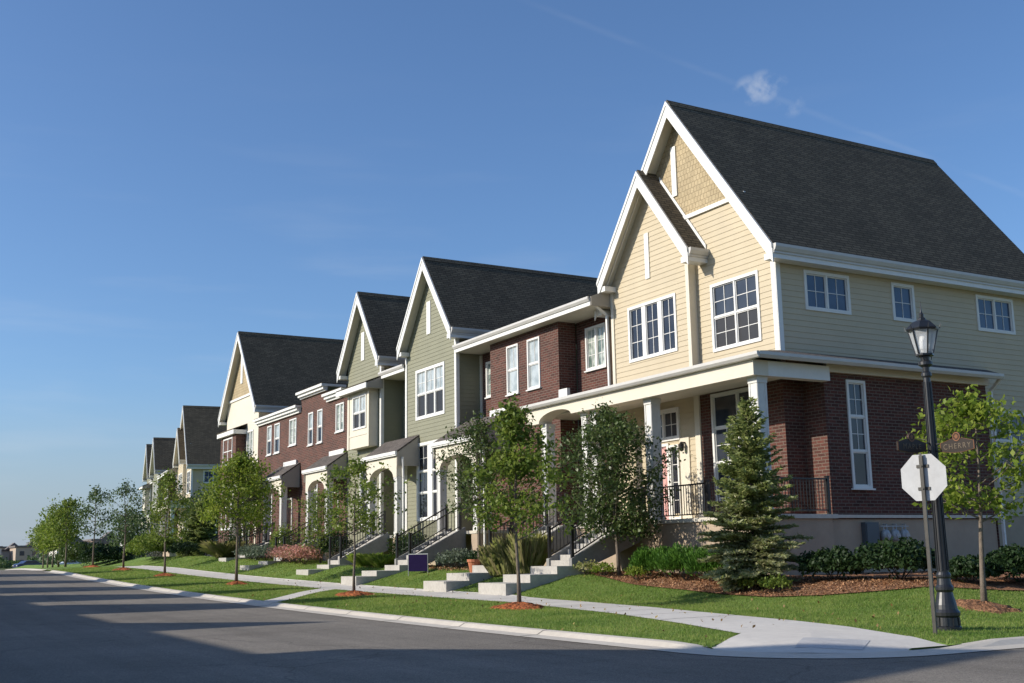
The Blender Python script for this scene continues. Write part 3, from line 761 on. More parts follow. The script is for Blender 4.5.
# ------------------------------------------------------------------ H2: brick link house
h = h2 = thing('link_house', 'brick house with projecting centre between cream end house and larger olive gable house', 'house', (24, 39, .9), 'townhouses of the terrace')
hh = [window(h, 'x', 23.3, 39.98, 40.93, 7.95, 10.0, 1, ((1, 2, 1, 'blind'), (1, 1, 1, 'blind')), .075, sill=True),
      window(h, 'x', 23.3, 38.27, 39.24, 7.95, 10.0, 1, ((1, 2, 1, 'blind'), (1, 1, 1, 'blind')), .075, sill=True)]
wall('brick_wall', 'x', 23.3, rect(36.9, 42.4, 2.0, 10.36), M['brick'], h, hh)
wall('brick_wall', 'y', 36.9, rect(23.3, 24.1, 2.0, 10.36), M['brick'], h)
hr = [window(h, 'x', 24.15, 34.88, 36.24, 8.33, 10.0, 2, ((1, 2, 3, 'curtain'),), .08, .12, sill=True)]
wall('brick_wall', 'x', 24.15, rect(33.8, 36.9, 2.0, 10.36), M['brick'], h, hr)
hl = [window(h, 'x', 24.12, 43.72, 44.25, 8.32, 9.92, 1, ((1, 1, 3, 'curtain'),), .08, sill=True)]
wall('brick_wall', 'x', 24.12, rect(42.4, 44.8, 2.0, 10.36), M['brick'], h, hl)
door(h, 'x', 24.10, 34.55, 35.5, FL, 4.95, 'darkdoor')
trimboard(h, 'x', 24.12, 44.62, 44.8, 6.9, 10.3, 'cream', .06)
mb = MB(); mb.prism([(22.75, 33.86, 10.60), (34, 33.86, 11.6), (34, 33.86, 11.75), (22.75, 33.86, 10.68)], (0, 11.0, 0)); mb.build('roof', M['shingle'], h)
flatgutter(h, 22.80, 33.86, 44.78, 10.42, 10.66)
mb = MB(); mb.box(22.81, 24.2, 33.87, 44.75, 10.34, 10.40); mb.build('soffit', M['soffit'], h)
mb = MB(); mb.prism([(22.80, 33.80, 10.33), (22.80, 33.80, 10.66), (23.68, 33.80, 11.02), (23.68, 33.80, 10.33)], (0, .05, 0)); mb.build('roof_cheek', M['tancheek'], h)
mb = MB(); mb.box(23.16, 23.295, 36.15, 36.75, 7.30, 7.62); mb.build('flashing_board', M['white'], h)
railing(h, (22.2, 33.85, FL), (22.2, 34.0, FL), .95, True, True)
stairs(h, 19.45, 22.02, 34.2, 35.7, 1.11, FL)
landing_steps(h, 19.45, 34.15, 35.75, 1.11, 3, .24)
# ------------------------------------------------------------------ H3: olive gable house
OLIVE = M['green']
h = h3 = thing('gable_house', 'olive green gabled house with triple window above the street, the nearer of two', 'house', (23, 47.5, .95), 'townhouses of the terrace')
hh = [window(h, 'x', 22.9, 45.96, 49.03, 7.76, 10.15, 3, ((1, 2, 2, 'blind'), (1, 1, 1, 'screen')), .14, .10),
      window(h, 'x', 22.9, 46.15, 48.93, 3.05, 6.66, 2, ((1.25, 2, 2), (1, 2, 1), (1.2, 1, 1)), .14, .5)]
wall('siding_wall', 'x', 22.9, [(44.8, 2.0), (50.16, 2.0), (50.16, 11.3), (47.35, 15.1), (44.8, 11.5)], OLIVE, h, hh, True)
wall('siding_wall', 'y', 44.8, rect(22.9, 36, 2.0, 11.3), OLIVE, h, (), True)
wall('foundation', 'x', 22.93, rect(44.8, 50.16, .2, 2.0), M['stucco'], h)
wall('siding_wall', 'x', 36, rect(44.8, 50.16, 2, 11.2), OLIVE, h)
trimboard(h, 'x', 22.9, 44.77, 44.93, 2.0, 11.1); trimboard(h, 'x', 22.9, 50.02, 50.19, 2.0, 11.1)
trimboard(h, 'y', 44.8, 22.87, 23.02, 2.0, 11.0, 'white', .045)
trimboard(h, 'x', 22.9, 47.39, 47.80, 11.7, 13.27, 'white', .045, 'gable_vent')
gable_roof(h, 47.33, 44.45, 50.12+.1, 11.18, 15.06, 22.45, 37.5, .45)
porch_small(h, 41.0, 44.7, 23.28, stair=(41.9, 43.3), zb=1.13, landings=3, zg=.8, board=(40.9, 42.3), xfloor=24.1)
door(h, 'x', 24.09, 43.0, 43.9, FL, 4.95, 'darkdoor')
downspout(h, [(22.0, 40.78, 6.0), (22.05, 40.78, 5.0), (22.05, 40.78, 1.0)])
# ------------------------------------------------------------------ H4: olive gable house with bay
h = h4 = thing('gable_house', 'olive green gabled house with boxed cream bay window, the farther of two', 'house', (23, 55.5, 1.1), 'townhouses of the terrace')
hb4 = [window(h, 'x', 22.40, 53.95, 55.75, 7.95, 9.70, 2, ((1, 2, 1, 'blind'), (1, 1, 1, 'screen')), .08, .07)]
wall('bay_wall', 'x', 22.40, rect(53.62, 56.4, 7.0, 9.9), M['cream'], h, hb4)
mb = MB(); mb.box(22.404, 22.9, 53.63, 56.39, 7.0, 7.05); mb.box(22.41, 22.9, 53.62, 53.66, 7.05, 9.9); mb.box(22.41, 22.9, 56.36, 56.4, 7.05, 9.9)
mb.box(22.36, 22.398, 53.55, 53.78, 6.98, 9.85); mb.box(22.36, 22.398, 56.24, 56.47, 6.98, 9.85); mb.box(22.375, 22.398, 53.79, 56.23, 7.62, 7.70)
mb.build('bay_box', M['cream'], h)
mb = MB(); mb.prism([(21.95, 53.0, 10.12), (22.9, 53.0, 10.5), (22.9, 53.0, 10.56), (21.95, 53.0, 10.18)], (0, 4.1, 0)); mb.build('bay_roof', M['shingle'], h)
mb = MB(); mb.box(21.95, 22.02, 52.98, 57.12, 9.86, 10.115); mb.build('fascia', M['white'], h)
mb = MB(); mb.prism([(22.023, 53.0, 9.86), (22.023, 53.0, 10.115), (22.9, 53.0, 10.48), (22.9, 53.0, 9.86)], (0, .05, 0)); mb.box(22.03, 22.89, 53.06, 57.1, 9.88, 9.91); mb.build('roof_cheek', M['tancheek'], h)
hh = [window(h, 'x', 22.9, 53.7, 55.9, 3.0, 6.5, 2, ((1.2, 2, 2), (1, 2, 1), (1.2, 1, 1)), .12, .10)]
wall('siding_wall', 'x', 22.9, [(53.18, 2.0), (57.75, 2.0), (57.75, 11.6), (55.42, 15.1), (53.18, 11.7)], OLIVE, h, hh, True)
wall('siding_wall', 'y', 53.18, rect(22.9, 36, 2.0, 11.3), OLIVE, h, (), True)
wall('foundation', 'x', 22.93, rect(53.18, 57.75, .2, 2.0), M['stucco'], h)
trimboard(h, 'x', 22.9, 53.15, 53.31, 2.0, 11.1)
trimboard(h, 'y', 53.18, 22.87, 23.02, 2.0, 11.0, 'white', .045)
trimboard(h, 'x', 22.9, 55.43, 55.84, 11.7, 13.22, 'white', .045, 'gable_vent')
gable_roof(h, 55.42, 52.6, 58.2, 11.18, 15.06, 22.45, 37.5, .45)
# recess to H3
wall('siding_wall', 'x', 24.1, rect(50.16, 53.18, 2.0, 10.4), OLIVE, h, (), True)
flatgutter(h, 22.80, 50.2, 53.15, 10.42, 10.66)
mb = MB(); mb.prism([(22.75, 50.2, 10.60), (34, 50.2, 11.6), (34, 50.2, 11.72), (22.75, 50.2, 10.68)], (0, 2.96, 0)); mb.build('roof', M['shingle'], h)
mb = MB(); mb.box(22.81, 24.2, 50.2, 53.15, 10.34, 10.40); mb.build('soffit', M['soffit'], h)
porch_small(h, 48.85, 52.45, 22.87, stair=(49.6, 51.1), zb=1.16, xb=19.4, landings=2, zg=1., ztop=7.0, xfloor=24.0)
door(h, 'x', 24.08, 50.6, 51.5, FL, 4.95, 'darkdoor')
downspout(h, [(22.0, 48.62, 6.0), (22.05, 48.62, 5.0), (22.05, 48.62, 1.1)])
# ------------------------------------------------------------------ H5: flat brick pair
def brick_house(nm, label, y0, y1, wins, lows, cornices):
    h = thing(nm, label, 'house', (23, (y0+y1)/2, 1.2), 'townhouses of the terrace')
    hh = []
    for a, b, z0, z1, cols, gl in wins: hh.append(window(h, 'x', 22.9, a, b, z0, z1, cols, ((1, 1, 1, gl), (1, 1, 1, 'glass')) if cols == 1 else ((1, 1, 3, gl),), .075, .09, sill=True))
    for a, b in lows: hh.append(window(h, 'x', 22.9, a, b, 3.0, 6.45, 1, ((1, 2, 2), (1, 2, 1), (1, 1, 1)), .09, sill=True))
    zt = max(c[3] for c in cornices)-.35
    pts = [(y0, 2.0), (y1, 2.0)]
    for (a, b, z0, z1) in sorted(cornices, key=lambda c: -c[0]):
        pts += [(min(b, y1), z1-.1), (max(a, y0), z1-.1)]
    wall('brick_wall', 'x', 22.9, pts, M['brick'], h, hh)
    wall('foundation', 'x', 22.93, rect(y0, y1, .2, 2.0), M['stucco'], h)
    for (a, b, z0, z1) in cornices:
        mb = MB(); mb.box(22.50, 24.0, a, b, z1-.14, z1); mb.box(22.62, 22.897, a+.06, b-.06, z1-.30, z1-.143); mb.box(22.76, 22.896, a+.06, b-.06, z0-.06, z1-.303); mb.build('cornice', M['white'], h)
        mb = MB(); mb.box(22.55, 36, a+.03, b-.03, z1+.002, z1+.05); mb.build('roof', M['shingle'], h)
    return h
h = h5 = brick_house('brick_house', 'red brick house with raised centre cornice beside the boxed cream bay', 57.75, 65.2,
    [(58.26, 59.46, 8.25, 9.82, 2, 'curtain'), (61.57, 62.38, 7.92, 9.84, 1, 'blind'), (63.1, 63.9, 7.92, 9.84, 1, 'blind')], [(62.2, 63.3)], [(57.78, 60.78, 10.15, 10.52), (60.8, 65.2, 10.85, 11.18)])
porch_small(h, 57.9, 61.2, 22.87, stair=(58.4, 59.9), zb=1.36, xb=19.7, landings=2, zg=1.1, ztop=7.0, xfloor=22.9, board=(58.0, 60.2))
door(h, 'x', 22.88, 59.0, 59.9, FL, 4.95, 'darkdoor')
h = h6 = brick_house('brick_house', 'red brick house with narrow paired windows beside the cream gable with brick bay', 65.2, 73.6,
    [(65.99, 67.27, 8.2, 9.82, 2, 'curtain'), (69.1, 70.12, 7.98, 9.86, 1, 'blind'), (70.7, 71.6, 7.98, 9.86, 1, 'blind')], [(70.3, 71.4)], [(65.2, 73.55, 10.1, 10.48)])
porch_small(h, 65.4, 68.8, 22.87, stair=(66.0, 67.5), zb=1.58, xb=20.0, landings=1, zg=1.2, ztop=7.0, xfloor=22.9, board=(65.7, 68.0))
door(h, 'x', 22.88, 66.6, 67.5, FL, 4.95, 'darkdoor')
# ------------------------------------------------------------------ H7: cream gable with brick bay
h = h7 = thing('gable_house', 'cream gabled house with two storey brick bay beside its front steps', 'house', (23, 77.5, 1.3), 'townhouses of the terrace')
hh = [window(h, 'x', 22.9, 74.6, 76.0, 8.3, 10.0, 2, ((1, 2, 3, 'curtain'),), .10, .08)]
wall('siding_wall', 'x', 22.9, [(73.6, 2.0), (81.0, 2.0), (81.0, 11.4), (80.95, 12.5), (74.2, 12.5), (73.6, 11.6)], M['cream'], h, hh)
wall('shake_wall', 'x', 22.89, [(74.25, 12.55), (80.7, 12.55), (77.3, 16.86)], M['shake'], h)
trimboard(h, 'x', 22.89, 74.1, 80.6, 12.42, 12.57, 'white', .07, 'belt_board')
trimboard(h, 'x', 22.89, 77.35, 77.8, 13.5, 15.6, 'white', .045, 'gable_vent')
wall('siding_wall', 'y', 73.6, rect(22.9, 36, 2.0, 11.2), M['cream'], h)
wall('foundation', 'x', 22.93, rect(73.6, 81, .2, 2.0), M['stucco'], h)
gable_roof(h, 77.29, 72.95, 81.6, 11.18, 16.84, 22.45, 38, .45)
hb7 = [window(h, 'x', 22.2, 77.0, 79.2, 7.9, 9.7, 2, ((1, 1, 1, 'blind'), (1, 1, 1, 'blind')), .09, .09, sill=True), window(h, 'x', 22.2, 77.0, 79.2, 3.5, 6.45, 2, ((1, 2, 2, 'blind'), (1, 1, 1, 'blind')), .09, .09, sill=True)]
wall('brick_wall', 'x', 22.2, rect(76.3, 79.95, .6, 9.8), M['brick'], h, hb7)
mb = MB(); mb.box(22.203, 22.9, 76.3, 79.95, .6, 9.8); mb.build('brick_wall', M['brick'], h)
mb = MB(); mb.box(21.95, 22.9, 76.08, 80.1, 9.84, 10.12); mb.build('fascia', M['white'], h)
mb = MB(); mb.prism([(21.93, 76.06, 10.13), (22.9, 76.06, 10.5), (22.9, 76.06, 10.56), (21.93, 76.06, 10.19)], (0, 4.06, 0)); mb.build('bay_roof', M['shingle'], h)
porch_small(h, 72.9, 75.9, 22.87, stair=(73.3, 74.9), zb=1.47, xb=20.0, landings=1, zg=1.2, ztop=7.0, xfloor=22.9)
door(h, 'x', 22.88, 74.0, 74.9, FL, 4.95, 'darkdoor')

# ------------------------------------------------------------------ the next block further down the street: copies of the same designs
cm = {}
for o in bpy.data.objects:
    if o.parent: cm.setdefault(o.parent.name, []).append(o)
PIV = Vector((23.5, 29.79, 0)); T = Vector((28.5, 117.0, .15)); rz = R(-6.8)
RM = Matrix.Rotation(rz, 4, 'Z')
for src, nm, lab in ((h1, None, 'dark roofed far end house with pale side wall behind the dark spruce'), (h2, None, 'brick house right behind the far end house, mostly hidden by trees'),
                (h3, None, 'far gable house, second steep dark roof beyond the dark spruce'), (h4, None, 'farthest gable house, leftmost dark roof of the row')):
    c = copy_tree(src, cm); c.location = T+RM @ (src.location-PIV); c.rotation_euler = (0, 0, rz)
    c['label'] = lab; c['group'] = 'far terrace houses'

# ------------------------------------------------------------------ houses across the street (out of frame, they throw the long shadows)
def opp(y0, y1, peaks, label):
    h = thing('house_opposite', label, 'house', (-13, (y0+y1)/2, 0), 'houses across the street')
    mb = MB(); mb.box(-24, -12.6, y0, y1, -.2, 9.4); mb.build('wall', M['oppwall'], h)
    mb = MB(); mb.prism([(-12.2, y0-.3, 9.5), (-18.3, y0-.3, 11.6), (-24.4, y0-.3, 9.5)], (0, y1-y0+.6, 0)); mb.build('roof', M['shingle'], h)
    for (yc, hwid, ze, zr) in peaks:
        mb = MB(); mb.prism([(-12.5, yc-hwid+.3, 9.0), (-12.5, yc-hwid+.3, ze), (-12.5, yc, zr-.3), (-12.5, yc+hwid-.3, ze), (-12.5, yc+hwid-.3, 9.0)], (-11, 0, 0)); mb.build('gable', M['white'], h)
        mb = MB()
        mb.prism([(-12.1, yc-hwid, ze), (-12.1, yc, zr), (-12.1, yc+hwid, ze), (-12.1, yc+hwid-.25, ze), (-12.1, yc, zr-.25), (-12.1, yc-hwid+.25, ze)], (-12, 0, 0)); mb.build('roof', M['shingle'], h)
    w = MB(); gl = MB()
    yy = y0+1.2
    while yy < y1-1.5:
        for z in (2.2, 6.2):
            w.box(-12.6, -12.54, yy, yy+1.3, z, z+2.0); gl.box(-12.54, -12.52, yy+.12, yy+1.18, z+.12, z+1.88)
        yy += 2.7
    fr = w.build('window', M['white'], h); gl.build('pane', M['glass'], fr)
OPP = [(13.2, 25.5, [(19.4, 4.5, 10.2, 14.1)]), (25.5, 36.0, [(32.0, 1.9, 9.3, 11.7)]), (36, 46, [(41.8, 2.6, 9.8, 15.2)]), (46, 54, [(50.2, 2.6, 9.8, 15.4)]), (54, 63, [(58.3, 2.6, 9.8, 15.6)]), (63, 74, [(67, 2.5, 9.8, 15.2)]), (74, 86, [(77, 2.6, 10.0, 15.6)])]
for (a, b, pk) in OPP: opp(a, b, pk, 'plain gabled house on the far side of the street')

# ------------------------------------------------------------------ vegetation
rng = np.random.default_rng(3)
def leaves(C, n_dir=None, size=.09, up=.35, aspect=.62, rng=rng, fold=.25):
    """rhombic leaves at centres C"""
    n = len(C)
    d = rng.normal(size=(n, 3)); d[:, 2] -= .25; d /= np.linalg.norm(d, axis=1)[:, None]
    nn = rng.normal(size=(n, 3)); nn[:, 2] += up*3
    s = np.cross(d, nn); s /= np.linalg.norm(s, axis=1)[:, None]+1e-9
    sz = size*rng.uniform(.65, 1.25, n)[:, None]
    upv = np.cross(s, d)
    a = C-d*sz*.5; c = C+d*sz*.5; b = C+s*sz*aspect*.5+upv*sz*fold*.3; e = C-s*sz*aspect*.5+upv*sz*fold*.3
    return np.stack([a, b, c, e], 1).reshape(-1, 3)
def tree(name, label, X, Y, Ht, z0, rad, mat, nl=4500, size=.10, seed=1, r0=.06, limbs=30, shape='oval', bark='bark', group=None, sparse=.16, lean=(0, 0), cat='tree', zb=None, rise=(.45, 1.0), clump=1., nk=7):
    rg = np.random.default_rng(seed)
    zb = H(X, Y) if zb is None else zb
    t = thing(name, label, cat, (X, Y, zb), group)
    mb = MB()
    n = 7; tp = []
    wob = rg.normal(size=(n, 2))*.018
    for i in range(n):
        f = i/(n-1); tp.append(Vector((X+lean[0]*f+wob[i, 0]*i*.6, Y+lean[1]*f+wob[i, 1]*i*.6, zb-.05+(Ht*.93+.05)*f)))
    tr = [max(.008, r0*(1-.85*i/(n-1))) for i in range(n)]; tr[0] *= 1.25
    mb.tube(tp, tr, 8)
    def trunk_at(z):
        f = min(1, max(0, z/(Ht*.93)))*(n-1); i = min(n-2, int(f)); return tp[i].lerp(tp[i+1], f-i)
    Cs = []
    for i in range(limbs):
        f = (i+rg.uniform(0, .9))/limbs; hz_ = z0+(Ht*.95-z0)*f*.93
        if shape == 'oval': pr = math.sin(math.pi*min(1, (f*.80+.20)))**.7
        elif shape == 'tiered': pr = ((1-f)**.62*1.0+.14)*(.72+.28*math.cos(f*19))
        elif shape == 'cone': pr = (1-f)**.75*.95+.08
        elif shape == 'round': pr = math.sqrt(max(.05, 1-(2*f-.9)**2))
        else: pr = .55+.45*math.sin(math.pi*f)
        az = i*2.4+rg.uniform(-.5, .5); ln = rad*pr*rg.uniform(.62, 1.12)
        rs = rg.uniform(*rise)*(.6+.7*f)
        p0 = trunk_at(max(.3, hz_-ln*rs*.55)); d = Vector((math.cos(az), math.sin(az), 0))
        p3 = p0+d*ln+Vector((0, 0, ln*rs)); p1 = p0+d*ln*.38+Vector((0, 0, ln*rs*.28)); p2 = p0+d*ln*.72+Vector((0, 0, ln*rs*.66))
        rr = max(.006, r0*.38*(1-.6*f)); mb.tube([p0, p1, p2, p3], [rr, rr*.75, rr*.5, .004], 5, False)
        pts = [p0, p1, p2, p3]
        for k in range(nk):
            q = rg.uniform(.30, 1.04); a = min(2.999, q*3); j = int(a); c = pts[j].lerp(pts[j+1], a-j) if q <= 1 else pts[3]
            off = rg.normal(size=3)*ln*.20*clump; off[2] *= .7
            c2 = np.array(c)+off
            mb.tube([c, c2], [.006, .003], 4, False)
            m = max(3, int(nl/(limbs*nk)*rg.uniform(.4, 1.6)))
            Cs.append(c2+rg.normal(size=(m, 3))*sparse*np.array([1, 1, .75]))
    # leader
    m = int(nl*.03); tpn = np.array(tp[-1])
    Cs.append(tpn+rg.normal(size=(m, 3))*np.array([sparse*.7, sparse*.7, Ht*.035]))
    mb.build('trunk', M[bark], t, smooth=True)
    C = np.concatenate(Cs)
    npmesh('crown', leaves(C, size=size, rng=rg), 4, M[mat], t)
    return t
def mound(X, Y, r, mat, seed, label, ex=1.25):
    rg = random.Random(seed); mb = MB(); nr, na = 7, 26; zc = H(X, Y)
    vs = []
    for i in range(nr+1):
        for k in range(na):
            f = i/nr; a = 2*math.pi*k/na; rr = r*f*(1+.16*math.sin(3*a+seed)+.10*math.sin(5*a+2*seed)+.07*rg.uniform(-1, 1))
            x = X+rr*math.cos(a)*.95; y = Y+rr*math.sin(a)*ex
            vs.append((x, y, H(x, y)+.13*(1-f**1.5)*(1)+(.02 if i < nr else -.01)+(rg.uniform(-.018, .018) if i < nr else 0)))
    fs = [(i*na+k, i*na+(k+1) % na, (i+1)*na+(k+1) % na, (i+1)*na+k) for i in range(nr) for k in range(na)]
    mb.add(vs, fs)
    o = mb.build('mulch_ring', M[mat], None)
    # loose chips
    n = 800; rg2 = np.random.default_rng(seed)
    a = rg2.uniform(0, 2*np.pi, n); q = r*np.abs(rg2.normal(0, .72, n))
    x = X+q*np.cos(a)*.95; y = Y+q*np.sin(a)*ex; z = hz(x, y)+.13*(1-np.clip(q/r, 0, 1)**1.5)+.03
    V = leaves(np.stack([x, y, z], 1), size=.085, up=1.2, aspect=.35, rng=rg2)
    npm = npmesh('chips', V, 4, M[mat+'_chip'], o)
    npm['kind'] = 'stuff'
    return setp(o, label, 'mulch', 'mulch rings round the street trees')
M['redmulch_chip'] = leafmat('red_chip', [(.22, .05, .018), (.42, .12, .04), (.58, .24, .10)], 0)
M['mulch_chip'] = leafmat('bark_chip', [(.13, .065, .035), (.34, .17, .085), (.52, .30, .17), (.20, .10, .055)], 0)

SG = 'young street trees along the kerb'
tree('street_tree', 'young street tree with full mottled green crown in the largest red mulch ring', 14, 24.2, 5.15, 2.0, 1.5, 'leaf_a', 5400, .12, 11, .05, 26, 'tiered', group=SG, sparse=.15, nk=5, clump=.8, lean=(0, .3))
tree('street_tree', 'thin young street tree with loose open crown and slim pale trunk in red mulch', 14, 34.65, 4.45, 2.0, 1.5, 'leaf_a', 2500, .12, 5, .05, 17, 'round', group=SG, sparse=.14, nk=5, clump=.8)
tree('street_tree', 'yellow green bushy street tree in front of the farther brick porch', 14, 47.5, 5.5, 2.6, 1.55, 'leaf_y', 6000, .14, 7, .065, 26, 'oval', group=SG, sparse=.2, nk=5)
tree('street_tree', 'tall loose street tree in front of the round clipped shrub', 14, 60, 5.5, 2.0, 1.25, 'leaf_a', 2200, .15, 8, .06, 18, 'oval', group=SG, sparse=.2, nk=5)
tree('street_tree', 'slender blue green street tree to the left of the round clipped shrub', 14, 70.2, 5.4, 2.2, 1.15, 'leaf_c', 1300, .15, 9, .06, 15, 'round', group=SG, sparse=.17, nk=5)
tree('street_tree', 'slender blue green street tree before the dark hedge by the road end', 14, 80, 5.5, 2.2, 1.35, 'leaf_c', 1400, .16, 10, .06, 16, 'round', group=SG, sparse=.18, nk=5)
for i, (y, x, lab) in enumerate(((93, 14.3, 'rightmost'), (101, 15.0, 'second from right'), (109, 15.7, 'middle'), (117, 16.4, 'second from left'), (125, 17.1, 'leftmost'))):
    tree('street_tree', lab+' trunk of the dense tree cluster at the far road end', x, y, 5.2-.15*i, 2.0, 1.4, 'leaf_y' if i % 2 else 'leaf_a', 2300, .21, 20+i, .08, 20, 'round', group='trees clustered at the road end', sparse=.32)
# second row, close to the houses
tree('pear_tree', 'dense dark green tree by the front steps of the cream end house', 20.35, 29.1, 5.3, 1.45, 1.72, 'leaf_d', 14500, .115, 31, .06, 36, 'oval', group=None, sparse=.19, nk=6, lean=(0, .45), rise=(.7, 1.3))
tree('pear_tree', 'dark green tree behind the nearest street tree and beside ornamental grass', 20.2, 37.8, 5.9, 2.0, 1.5, 'leaf_d', 4800, .125, 32, .065, 28, 'oval', sparse=.18, nk=5, rise=(.6, 1.2))
tree('narrow_tree', 'tall narrow dark tree behind the yellow green street tree', 20.6, 68.5, 6.5, 1.5, 1.7, 'leaf_d', 5000, .16, 33, .09, 40, 'cone', sparse=.30)
tree('small_tree', 'small reddish green tree beside the porch of the raised brick house', 19.9, 53.6, 3.6, .8, 1.1, 'leaf_a', 2600, .12, 34, .05, 24, 'round', sparse=.22)
tree('corner_tree', 'pale lime green young tree with open crown beside the lamp post', 19.2, 15.2, 4.35, 1.85, 1.28, 'leaf_y', 3000, .135, 44, .06, 18, 'round', group=None, sparse=.15, nk=5, clump=.8, lean=(.12, -.1))
tree('shade_tree', 'broad dark tree behind the dark spruce between the two terraces', 24.6, 93, 5.0, 2.0, 2.0, 'leaf_d', 3200, .22, 36, .14, 36, 'round', sparse=.5)
tree('shade_tree', 'pale green broad tree behind the round clipped shrub', 21.3, 104, 4.0, .8, 2.4, 'leaf_c', 3600, .24, 37, .12, 36, 'round', sparse=.5)
for k, (x, y, r_, lab) in enumerate(((14, 24.2, .62, 'largest ring of red mulch round the nearest street tree'), (14, 34.65, .62, 'bright red mulch ring round the thin open street tree'), (14, 47.5, .5, 'small mulch patch under the yellow green street tree'), (14, 60, .6, 'mulch ring under the tall loose street tree'), (14, 70.2, .6, 'mulch ring under the slender tree left of the clipped shrub'), (14, 80, .6, 'mulch ring under the slender tree before the dark hedge'))):
    mound(x, y, r_, 'redmulch', k+1, lab)
mound(19.2, 15.2, .55, 'mulch', 9, 'tan mulch ring round the lime green tree beside the lamp')

def spruce(label, X, Y, Ht, rad, seed, whorls=26, per=11, mat='needle', mat2=None, nd=.11, density=1., zb=None, group=None):
    rg = np.random.default_rng(seed); zb = H(X, Y) if zb is None else zb
    t = thing('spruce_tree', label, 'tree', (X, Y, zb), group)
    mb = MB(); mb.tube([(X, Y, zb-.05), (X+.02, Y, zb+Ht*.5), (X, Y, zb+Ht*.97)], [.085*Ht/5, .05*Ht/5, .008], 7)
    C = []; D = []; low = []
    for w in range(whorls):
        f = (w+rg.uniform(-.2, .2))/whorls; f = min(.985, max(0., f)); z0_ = zb+.12+Ht*.96*f
        for b in range(max(4, int(per*(1-.45*f)))):
            z = z0_+rg.uniform(-.5, .5)*Ht/whorls*1.3; az = rg.uniform(0, 2*np.pi); ln = rad*((1-f)**.82*.97+.05)*rg.uniform(.62, 1.15)
            if f < .06: ln *= .75
            d = np.array([math.cos(az), math.sin(az), 0]); s = np.array([-d[1], d[0], 0])
            rise = .28+.75*f**2-.22*(1-f)
            nseg = max(4, int(ln/.075))
            tip = None
            for k in range(nseg):
                q = (k+.6)/nseg; p = np.array([X, Y, z])+d*ln*q+np.array([0, 0, ln*(rise*q-.28*q*q*(1-f)+.10*q**3)])
                wl = ln*.34*(1-q)**.7*(.35+.65*min(1, q*3))+.05
                for sd in (-1, 1):
                    dirv = d*.75+s*sd*.85+np.array([0, 0, rg.uniform(-.18, .22)]); dirv /= np.linalg.norm(dirv)
                    m = max(1, int(wl/.05*density))
                    qq = rg.uniform(0, 1, m)[:, None]
                    C.append(p+dirv*wl*qq); D.append(np.repeat(dirv[None], m, 0)); low.append(np.full(m, f))
                C.append(p[None]+rg.normal(size=(2, 3))*.02); D.append(np.repeat(d[None], 2, 0)); low.append(np.full(2, f))
            if b % 2 == 0:
                mb.tube([(X, Y, z), (X+d[0]*ln*.5, Y+d[1]*ln*.5, z+ln*rise*.5-.07*ln*(1-f)), (X+d[0]*ln*.95, Y+d[1]*ln*.95, z+ln*(rise-.2*(1-f)))], [.018, .01, .004], 4, False)
    C = np.concatenate(C); D = np.concatenate(D); low = np.concatenate(low); n = len(C)
    D = D+rg.normal(size=(n, 3))*.42; D[:, 2] += .10; D /= np.linalg.norm(D, axis=1)[:, None]
    S = np.cross(D, rg.normal(size=(n, 3))); S /= np.linalg.norm(S, axis=1)[:, None]
    sz = nd*rg.uniform(.6, 1.3, n)[:, None]
    V = np.stack([C-D*sz*.4, C+S*sz*.17, C+D*sz*.6, C-S*sz*.17], 1)
    mb.build('trunk', M['barkdark'], t, smooth=True)
    if mat2:
        sel = (rg.uniform(0, 1, n) < np.clip(1.15-2.1*low, 0.04, .8))
        npmesh('foliage', V[~sel].reshape(-1, 3), 4, M[mat], t)
        o = npmesh('foliage', V[sel].reshape(-1, 3), 4, M[mat2], t); o['label'] = 'paler olive lower needles'
    else: npmesh('foliage', V.reshape(-1, 3), 4, M[mat], t)
    return t
spruce('dense blue green spruce in the mulch bed before the porch corner', 20.0, 22.6, 4.75, 1.55, 5, 34, 13, 'needle', 'needle2', .15, 1.5)
spruce('dark spruce standing between the two terraces', 23.2, 89, 4.0, 2.0, 6, 22, 11, 'needle', None, .34, .7)
